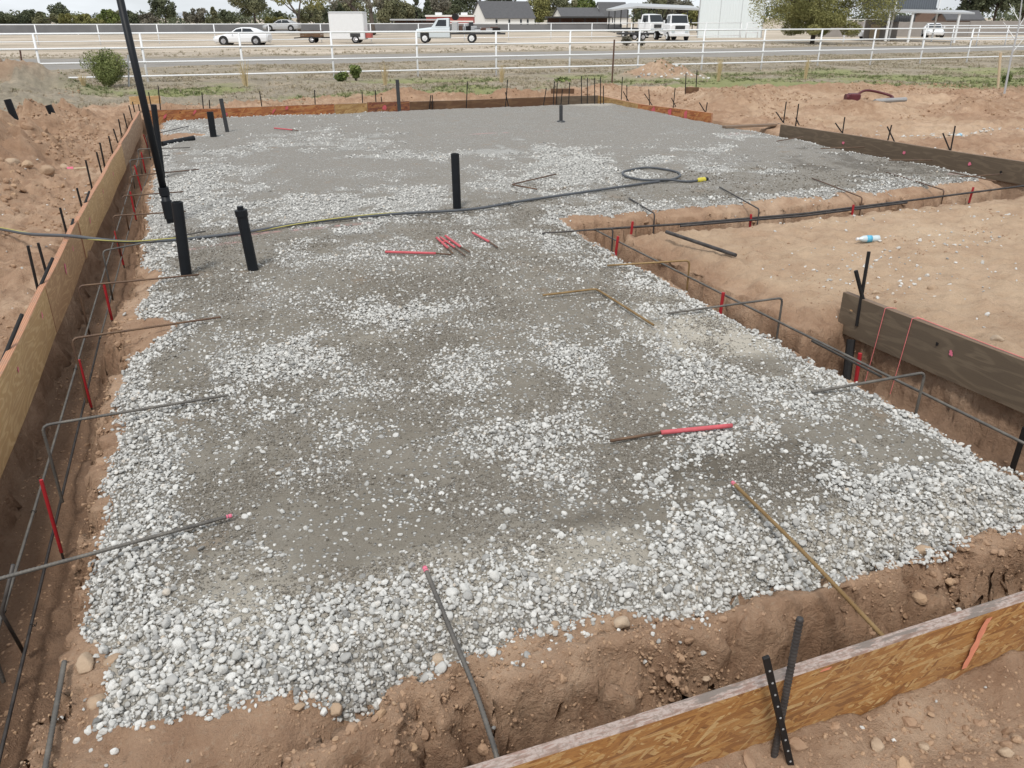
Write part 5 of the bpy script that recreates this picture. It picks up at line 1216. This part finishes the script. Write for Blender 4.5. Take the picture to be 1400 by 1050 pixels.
# ------------------------------------------------------------------ vehicles
def wheel(parent, x, y, r, wd=.2, rim='rim'):
    prof = [(-wd/2, r*.66), (-wd/2+.004, r*.94), (-wd/2+.03, r), (wd/2-.03, r), (wd/2-.004, r*.94), (wd/2, r*.66)]
    t = MB().tube([(0, a, 0) for a, q in prof], [q for a, q in prof], 20).build('tyre', M['tyre'], parent, loc=(x, y, r), smooth=False)
    s_ = -1 if y < 0 else 1
    rm = MB(); rm.tube([(0, s_*(wd/2+.005), 0), (0, s_*(wd/2+.012), 0)], r*.6, 16)
    for k in range(5):
        a = k*2*math.pi/5; rm.tube([(0, s_*(wd/2+.02), 0), (r*.58*math.cos(a), s_*(wd/2+.018), r*.58*math.sin(a))], .035, 5)
    rm.build('rim', M[rim], t); return t
def loft(stations, ring, close=True):
    mb = MB(); vs, fs = [], []; n = None
    for s_ in stations:
        r_ = ring(*s_); n = len(r_); vs += r_
    for i in range(len(stations)-1):
        for k in range(n): fs.append((i*n+k, i*n+(k+1) % n, (i+1)*n+(k+1) % n, (i+1)*n+k))
    fs.append(tuple(range(n-1, -1, -1))); fs.append(tuple((len(stations)-1)*n+k for k in range(n)))
    return mb.add(vs, fs)
def ringf(x, w_, zb, zt):
    h = [(w_*.55, zt), (w_*.86, zt-.04), (w_*.97, zt-.14), (w_, (zb+zt)*.5), (w_*.97, zb+.1), (w_*.85, zb)]
    return [(x, -a, b) for a, b in h[::-1]][::-1][::-1] + [(x, a, b) for a, b in h]
def sedan(loc, rz, paint, label, cat='car', detail=True):
    root = empty('parked_car', loc, rz, label=label, cat=cat, group='vehicles parked beyond the fence')
    st = [(2.42, .55, .38, .58), (2.36, .75, .26, .68), (2.1, .88, .2, .76), (1.5, .91, .19, .86), (.95, .92, .19, .95), (0, .92, .19, .98), (-1.2, .92, .19, 1.0), (-1.9, .89, .21, 1.02), (-2.3, .82, .26, .98), (-2.42, .66, .4, .85)]
    loft(st, ringf).build('body', paint, root, smooth=False)
    gr = lambda x, w_, zb, zt: [(x, -w_, zb), (x, w_, zb), (x, w_*.82, zt-.03), (x, w_*.5, zt), (x, -w_*.5, zt), (x, -w_*.82, zt-.03)]
    loft([(1.0, .8, .9, .96), (.35, .8, .92, 1.34), (-.1, .8, .92, 1.43), (-.7, .8, .94, 1.43), (-1.2, .78, .95, 1.34), (-2.0, .74, .97, 1.03)], gr).build('cabin', paint, root, smooth=True)
    for s_ in (-1, 1):
        f = lambda x, z: (x, s_*(.8 + .004 - (z-.92)*.36*.8+.012), z)
        q = [f(.62, 1.0), f(-.18, 1.0), f(-.2, 1.35), f(.28, 1.27)]; q2 = [f(-.26, 1.0), f(-1.3, 1.03), f(-1.0, 1.33), f(-.28, 1.36)]
        for w_ in (q, q2): MB().add(w_ if s_ > 0 else w_[::-1], [(0, 1, 2, 3)]).build('side_window', M['glass'], root)
        MB().box(-.05, .05, -.09, .09, 0, .12).build('mirror', paint, root, loc=(.62, s_*1.0, .98), bevel=.02)
        MB().box(-.06, .06, -.16, .16, -.05, .05).build('headlight', M['clear'], root, loc=(2.27, s_*.64, .63), bevel=.015)
        for x in (1.42, -1.4):
            wheel(root, x, s_*.86, .34, .22); MB().tube([(x, s_*.6, .37), (x, s_*.926, .37)], .41, 18).build('wheel_arch', M['tyre'], root)
    MB().quad((1.02, -.66, .98), (1.02, .66, .98), (.38, .58, 1.355), (.38, -.58, 1.355)).build('windscreen', M['glass'], root)
    return root
cz = -.28
p = at_d(333, 61.5, 71); cz = p.z
p.z = gz(p.x, p.y); sedan(p, math.atan2(RT[1], RT[0]) + math.pi, M['car_white'], 'white sedan parked facing left beyond the far white fence')
p = at_d(386, 42.5, 108); p.z = max(p.z, gz(p.x, p.y)); o = sedan(p, math.atan2(RT[1], RT[0]) + math.pi, M['lightgrey'], 'silver car parked farther back behind the white sedan')
# trailer box
p = at_d(478, 60, 74); p.z = gz(p.x, p.y)
RZ = math.atan2(RT[1], RT[0])
root = empty('cargo_trailer', p, RZ, label='tall white enclosed cargo trailer beyond the fence', cat='trailer', group='vehicles parked beyond the fence')
MB().box(-1.55, 1.6, -1, 1, .3, 2.62).build('body', M['white'], root, bevel=.08)
MB().box(-1.57, 1.62, -1.02, 1.02, 2.5, 2.58).build('roof_trim', M['lightgrey'], root)
for y_ in (-.95, .95): wheel(root, .75, y_, .34, .22)
for y_ in (-1.012,): MB().box(.3, 1.2, y_-.02, y_, .55, .85).build('fender', M['abs_grey'], root)
MB().box(-2.5, -1.5, -.06, .06, .42, .52).build('tongue', M['steel'], root); MB().box(1.6, 2.1, -.6, .6, .45, .95).build('rear_rack', M['redwall'], root, bevel=.02)
# low wooden trailer
p = at_d(428, 60, 74); p.z = gz(p.x, p.y)
root = empty('utility_trailer', p, RZ, label='small brown wooden utility trailer between the sedan and the cargo trailer', cat='trailer', group='vehicles parked beyond the fence')
for z_ in (.5, .68, .86): MB().box(-.95, .9, -.72, -.69, z_, z_+.15).build('side_plank', M['brown_form'], root); MB().box(-.95, .9, .69, .72, z_, z_+.15).build('side_plank', M['brown_form'], root)
MB().box(-.95, .9, -.69, .69, .42, .5).build('bed', M['darkmetal'], root)
for y_ in (-.8, .8): wheel(root, .1, y_, .28, .18); 
MB().tube([(-.95, 0, .45), (-1.7, 0, .4)], .05, 6).build('tongue', M['steel'], root)
# pickup with loaded bed
p = at_d(628, 60, 75); p.z = gz(p.x, p.y)
root = empty('flatbed_pickup', p, RZ + math.pi, label='old pale silver pickup truck with a loaded steel bed beyond the fence', cat='truck', group='vehicles parked beyond the fence')
loft([(3.95, .8, .5, 1.05), (3.85, .95, .42, 1.18), (2.6, 1.0, .4, 1.32), (2.3, 1.0, .4, 1.35), (.85, 1.0, .4, 1.38), (.8, 1.0, .4, 1.38)], ringf).build('body', M['silver'], root, smooth=False)
gr = lambda x, w_, zb, zt: [(x, -w_, zb), (x, w_, zb), (x, w_*.86, zt-.04), (x, w_*.6, zt), (x, -w_*.6, zt), (x, -w_*.86, zt-.04)]
loft([(2.45, .93, 1.25, 1.4), (1.95, .93, 1.3, 2.05), (1.0, .93, 1.3, 2.1), (.86, .93, 1.3, 2.05)], gr).build('cab', M['silver'], root)
for s_ in (-1, 1):
    f = lambda x, z: (x, s_*(.94-(z-1.3)*.165), z)
    w_ = [f(2.12, 1.42), f(1.1, 1.42), f(1.1, 1.95), f(1.82, 1.95)]; MB().add(w_, [(0, 1, 2, 3)]).build('side_window', M['glass'], root)
    for x in (3.1, -1.2): wheel(root, x, s_*.92, .4, .25, 'white')
    MB().box(3.86, 3.97, s_*.66-.14, s_*.66+.14, .85, 1.02).build('headlight', M['clear'], root)
    MB().box(2.7, 3.5, s_*1.0-.012, s_*1.0+.012, .5, .98).build('wheel_well', M['tyre'], root)
MB().quad((2.4, -.8, 1.47), (2.4, .8, 1.47), (1.98, .7, 2.0), (1.98, -.7, 2.0)).build('windscreen', M['glass'], root)
MB().box(-4.3, .7, -1.05, 1.05, .72, .86).build('flatbed', M['darkmetal'], root, bevel=.01)
for i in range(30):
    x0 = random.uniform(-3.9, .0); y0 = random.uniform(-1.0, .4); q = random.uniform(.25, .6); hh = random.uniform(.5, 1.0) if x0 > -1.8 else random.uniform(.12, .45)
    MB().box(x0, x0+q*1.2, y0, y0+q, .865, .865+hh).build('tool_box', M[random.choice(['lightgrey', 'steel', 'lightgrey', 'clear', 'darkmetal', 'rustpost'])], root, rz=0, bevel=.02)
MB().box(.1, .6, -.9, .9, .86, 1.75).build('headache_rack', M['lightgrey'], root, bevel=.02)
MB().tube([(.3, -.7, 2.2), (.3, .7, 2.2)], .3, 12).build('tank', M['steel'], root)
MB().box(-3.6, -2.9, -.8, .3, .9, 1.35).build('red_cover', M['rustpost'], root, bevel=.03)
# two work trucks by the pale shed
def work_truck(px, py, dep, rz, label, sc=1.0):
    p = at_d(px, py, dep); p.z = gz(p.x, p.y)
    root = empty('work_truck', p, rz, label=label, cat='truck', group='vehicles parked beyond the fence'); root.scale = (sc,)*3
    loft([(1.0, .95, .45, 1.5), (.9, 1.05, .4, 1.62), (-.2, 1.1, .4, 1.65), (-.9, 1.1, .4, 1.65)], ringf).build('body', M['car_white'], root)
    loft([(.75, .95, 1.5, 1.62), (.45, .98, 1.5, 2.4), (-.6, .98, 1.5, 2.45), (-.75, .98, 1.5, 2.4)], gr).build('cab', M['car_white'], root)
    MB().quad((.79, -.85, 1.66), (.79, .85, 1.66), (.5, .78, 2.34), (.5, -.78, 2.34)).build('windscreen', M['glass'], root)
    for s_ in (-1, 1):
        f = lambda x, z: (x, s_*(.995-(z-1.5)*.14), z); MB().add([f(.5, 1.66), f(-.5, 1.66), f(-.5, 2.3), f(.35, 2.3)], [(0, 1, 2, 3)]).build('side_window', M['glass'], root)
        MB().box(.98, 1.06, s_*.7-.16, s_*.7+.16, .8, .98).build('headlight', M['clear'], root); MB().box(.3, .4, s_*1.3-.08, s_*1.3+.08, 1.6, 2.0).build('mirror', M['abs'], root)
        wheel(root, .3, s_*.95, .42, .28, 'white'); wheel(root, -3.6, s_*.95, .42, .4, 'white')
    MB().box(.99, 1.05, -.5, .5, 1.05, 1.4).build('grille', M['abs_grey'], root); MB().box(1.0, 1.12, -1.05, 1.05, .42, .66).build('bumper', M['white'], root, bevel=.02)
    MB().box(-5.2, -.95, -1.15, 1.15, .85, 1.02).build('flatbed', M['darkmetal'], root, bevel=.01); MB().box(-1.1, -.98, -1.1, 1.1, 1.0, 1.9).build('headboard', M['white'], root)
    for x in (-4.2, -2.6): MB().box(x, x+1.1, 1.0, 1.15, .5, .84).build('side_locker', M['white'], root)
work_truck(924, 56, 82, RZ - R(82), 'white cab over work truck facing the camera beside the pale shed', 1.0)
work_truck(890, 53, 94, RZ - R(60), 'second white work truck standing behind the front one', 1.05)
p = at_d(872, 54, 86); p.z = gz(p.x, p.y)
root = empty('flat_trailer', p, RZ, label='low dark flat trailer beside the white work trucks', cat='trailer', group='vehicles parked beyond the fence')
MB().box(-2.2, 2.2, -1, 1, .55, .72).build('deck', M['darkmetal'], root)
for s_ in (-.9, .9):
    for x in (-.5, .4): wheel(root, x, s_, .32, .2)
p = at_d(1274, 51, 92); p.z = gz(p.x, p.y)+.1; sedan(p, R(-128), M['car_white'], 'white car facing the camera beside the grey carport')
p = at_d(1190, 55, 88); p.z = gz(p.x, p.y)
root = empty('golf_cart', p, RZ, label='white buggy with dark seat standing in front of the block wall', cat='buggy', group='vehicles parked beyond the fence')
loft([(1.2, .5, .3, .6), (1.0, .6, .25, .8), (.4, .6, .25, .55), (-1.1, .6, .25, .85), (-1.25, .55, .3, .8)], ringf).build('body', M['car_white'], root); MB().box(-.8, .6, -.6, .6, 1.8, 1.86).build('canopy', M['white'], root, bevel=.02)
MB().box(-.6, -.1, -.5, .5, .6, .95).build('seat', M['abs_grey'], root, bevel=.04)
for x in (-.75, .5):
    for y_ in (-.55, .55): MB().tube([(x, y_, .5), (x, y_, 1.8)], .03, 6).build('roof_post', M['white'], root)
for x in (-.8, .8):
    for y_ in (-.55, .55): wheel(root, x, y_, .24, .18, 'white')

# ------------------------------------------------------------------ buildings
def gable_house(px0, px1, yeave, ybase, yridge, dep, label, turn=0, ends=.2, m='whitewall', roof='roof', windows=(.26, .51, .77, .89), hip=False, win='glass'):
    a, b = at_d(px0, ybase, dep), at_d(px1, ybase, dep); Ln = (b-a).length; he = at_d(px0, yeave, dep).z - a.z; hr = at_d(px0, yridge, dep).z - a.z; Wd = Ln*.62
    root = empty('house', a, RZ + turn, label=label, cat='house', group='houses beyond the road')
    mb = MB(); mb.box(0, Ln, 0, Wd, -1.5, he); mb.add([(0, 0, he), (0, Wd, he), (0, Wd/2, hr-.15)], [(0, 2, 1)]); mb.add([(Ln, 0, he), (Ln, Wd, he), (Ln, Wd/2, hr-.15)], [(0, 1, 2)])
    mb.build('wall', M[m], root)
    e = .35; rf = MB(); s_ = (hr-he)/(Wd/2); th = .18
    for sgn in (0, 1):
        y0, y1 = (-e, Wd/2) if sgn == 0 else (Wd+e, Wd/2)
        vs = [(-e, y0, he-e*s_), (Ln+e, y0, he-e*s_), (Ln+e, y1, hr), (-e, y1, hr)]; vs += [(x, y, z+th) for x, y, z in vs]
        rf.add(vs, [(0, 3, 2, 1), (4, 5, 6, 7), (0, 1, 5, 4), (1, 2, 6, 5), (2, 3, 7, 6), (3, 0, 4, 7)])
    rf.build('roof', M[roof], root)
    for t in windows:
        w_ = .038*Ln; wn = MB().box(t*Ln, t*Ln+w_, -.03, .05, he*.22, he*.8).build('window', M[win], root)
        MB().box(t*Ln-.08, t*Ln+w_+.08, -.04, -.005, he*.8, he*.8+.1).build('lintel', M['lightgrey'], wn)
    return root
def cross_gable(px0, pxm, px1, yeave, ybase, yridge, dep, label, windows):
    """long roof parallel to the road with its left gable turned to show its end"""
    r = gable_house(pxm, px1, yeave, ybase, yridge, dep, label, turn=R(12), windows=windows); return r
gable_house(664, 739, 24, 36.5, 2, 228, 'white house with steep grey gable roof and dark upright windows', turn=R(26), windows=(.2, .46, .7, .84))
gable_house(768, 828, 22, 34, 11, 236, 'second white gabled house behind the long dark porch', turn=R(16), windows=(.3, .7))
gable_house(822, 862, 22, 34, 3.5, 240, 'third white gabled house left of the steel canopy', turn=R(20), windows=(.4,))
def shed(px0, px1, ytop, ybot, dep, label, roofm, wallm, depth=6, fascia=.3, posts=5, name='shed'):
    a, b = at_d(px0, ybot, dep), at_d(px1, ybot, dep); Ln = (b-a).length; h = at_d(px0, ytop, dep).z - a.z
    root = empty(name, a, RZ, label=label, cat='shed'); 
    if wallm: MB().box(.3, Ln-.3, depth*.6, depth, -1.5, h-.3).build('back_wall', M[wallm], root)
    MB().box(-.3, Ln+.3, -.3, depth+.3, h-fascia, h).build('roof', M[roofm], root, bevel=.02)
    for k in range(posts): MB().box(-.08, .08, -.08, .08, -1, h-fascia).build('post', M['darkmetal'], root, loc=(.1+(Ln-.2)*k/(posts-1), .1, 0))
    return root
shed(748, 834, 22.5, 36, 190, 'long dark open porch shed in front of the second house', 'darkmetal', 'rustpost', 6, .35, 6)
shed(536, 598, 26, 37, 150, 'low dark red shed with flat pale roof behind the pickup', 'lightgrey', 'rustpost', 4, .25, 4)
a = at_d(583, 36, 175); b = at_d(647, 36, 175); Ln = (b-a).length; h = at_d(583, 20.5, 175).z - a.z
root = empty('red_building', a, RZ, label='long low red building with white roof edge behind the pickup', cat='building')
MB().box(0, Ln, 0, 8, -1.5, h-.35).build('wall', M['redwall'], root); MB().box(-.2, Ln+.2, -.2, 8.2, h-.35, h).build('roof', M['whitewall'], root); 
for x in (1.9, 7.5): MB().box(x, x+1.4, 1, 2.4, h, h+.5).build('roof_unit', M['white'], root)
MB().box(0, Ln, -.04, -.005, h*.38, h*.5).build('white_band', M['whitewall'], root)
# steel canopy
a, b = at_d(839, 38, 125), at_d(955, 38, 125); Ln = (b-a).length; hA = at_d(839, 15, 125).z - a.z; hB = at_d(868, 11, 125).z - a.z
root = empty('steel_canopy', a, RZ, label='open steel canopy with low pitched metal roof behind the work trucks', cat='canopy')
q = Ln*.27
rf = MB(); vs = [(-.3, 0, hA), (q, 0, hB), (Ln+.3, 0, hB-.35), (Ln+.3, 9, hB+.2), (q, 9, hB+.6), (-.3, 9, hA+.1)]; vs += [(x, y, z+.25) for x, y, z in vs]
rf.add(vs, [(5, 4, 1, 0), (4, 3, 2, 1), (6, 7, 10, 11), (7, 8, 9, 10), (0, 1, 7, 6), (1, 2, 8, 7), (2, 3, 9, 8), (3, 4, 10, 9), (4, 5, 11, 10), (5, 0, 6, 11)]); rf.build('roof', M['lightgrey'], root)
for t in (.01, .16, .32, .5, .68, .86, .99):
    for y_ in (.3, 8.7): MB().tube([(Ln*t, y_, -1), (Ln*t, y_, (hA if t < .1 else hB-.2))], .08, 6).build('post', M['darkmetal'], root)
# pale shed
a, b = at_d(953, 53, 96), at_d(1037, 53, 96); Ln = (b-a).length
root = empty('metal_barn', (a.x, a.y, gz(a.x, a.y)), RZ, label='tall pale white ribbed metal shed rising past the top of the picture', cat='barn')
MB().box(0, Ln, 0, 9, -.5, 6.2).build('wall', M['barn'], root); root.rotation_euler.z = RZ - R(13); MB().box(-.15, Ln+.15, -.15, 9.15, 6.2, 6.45).build('roof', M['lightgrey'], root)
for x in (0, Ln): MB().box(x-.06, x+.06, -.05, .0, 0, 6.2).build('corner_trim', M['lightgrey'], root)
for t in (.33, .66): MB().box(Ln*t-.02, Ln*t+.02, -.02, 0, 0, 6.2).build('sheet_seam', M['lightgrey'], root)
# grey carport complex
def slab_building():
    dep = 78
    g = at_d(1240, 54, dep); root = empty('carport', (g.x, g.y, gz(g.x, g.y)), RZ, label='grey corrugated carport with white posts and a lower shed roof', cat='carport'); z0 = root.location.z
    def X(px): return (at_d(px, 54, dep)-g).dot(Vector((RT[0], RT[1], 0)))
    def Z(py, d=dep): return at_d(1240, py, d).z - z0
    MB().box(X(1185), X(1286), 2.2, 2.35, Z(13), Z(-14)).build('high_panel', M['corr'], root)
    MB().box(X(1185), X(1288), 2.1, 8, Z(-14), Z(-17)).build('high_roof', M['lightgrey'], root)
    for px in (1164, 1227, 1287): MB().tube([(X(px), 2.0, -.3), (X(px)+.12, 2.0, Z(-14))], .09, 8).build('high_post', M['white'], root)
    vs = [(X(1199), -.3, Z(17)), (X(1323), -.3, Z(19.5)), (X(1323), 2.0, Z(16)), (X(1199), 2.0, Z(13.5))]; vs += [(x, y, z+.14) for x, y, z in vs]
    MB().add(vs, [(0, 3, 2, 1), (4, 5, 6, 7), (0, 1, 5, 4), (1, 2, 6, 5), (2, 3, 7, 6), (3, 0, 4, 7)]).build('low_roof', M['lightgrey'], root)
    for px in (1210, 1241, 1304): MB().box(X(px)-.09, X(px)+.09, -.2, -.02, -.3, Z(18)).build('post', M['white'], root)
    MB().box(X(1150), X(1210), .5, .6, Z(27), Z(26)).build('beam', M['white'], root)
    MB().box(X(1214), X(1262), 6, 6.2, 0, Z(24)).build('back_wall', M['block'], root); MB().box(X(1222), X(1236), 5.9, 6, 0, Z(34)).build('door', M['pale_wood'], root)
    MB().box(X(1230), X(1262), 2.5, 6, Z(30), Z(21)).build('inner_panel', M['corr'], root)
slab_building()
gable_house(1282, 1332, 19, 42, 7, 130, 'brown brick house with grey gable roof right of the carport', m='brick', turn=R(62), windows=(.4,))
gable_house(1292, 1340, 26, 42, 16, 118, 'low brown brick wing with gable roof below the pines', m='brick', turn=R(4), windows=())
# distant hills
def hills(name, px0, px1, ytop, d0, seed):
    mb = MB(); n = 40; r_ = random.Random(seed); vs = []
    for i in range(n+1):
        px = px0+(px1-px0)*i/n; t = i/n; k = math.sin(math.pi*t)**.6*(.55+.45*abs(math.sin(t*9+seed)))+.05*r_.random()
        a = at_d(px, 30, d0); c = at_d(px, 24 - (24-ytop)*k, d0+400)
        vs += [(a.x, a.y, -30), (c.x, c.y, c.z), (c.x*1.1, c.y*1.1, -30)]
    fs = []
    for i in range(n): fs += [(3*i, 3*i+3, 3*i+4, 3*i+1), (3*i+1, 3*i+4, 3*i+5, 3*i+2)]
    o = mb.add(vs, fs).build(name, M['hill']); o['kind'] = 'structure'
M['hill'] = plain('haze_tinted_rock', (.36, .38, .42), 1.0, var=.08, scale=.002)  # blue-grey of distance haze is painted into the rock colour, no volume
hills('hills', 80, 420, 17, 6500, 3)
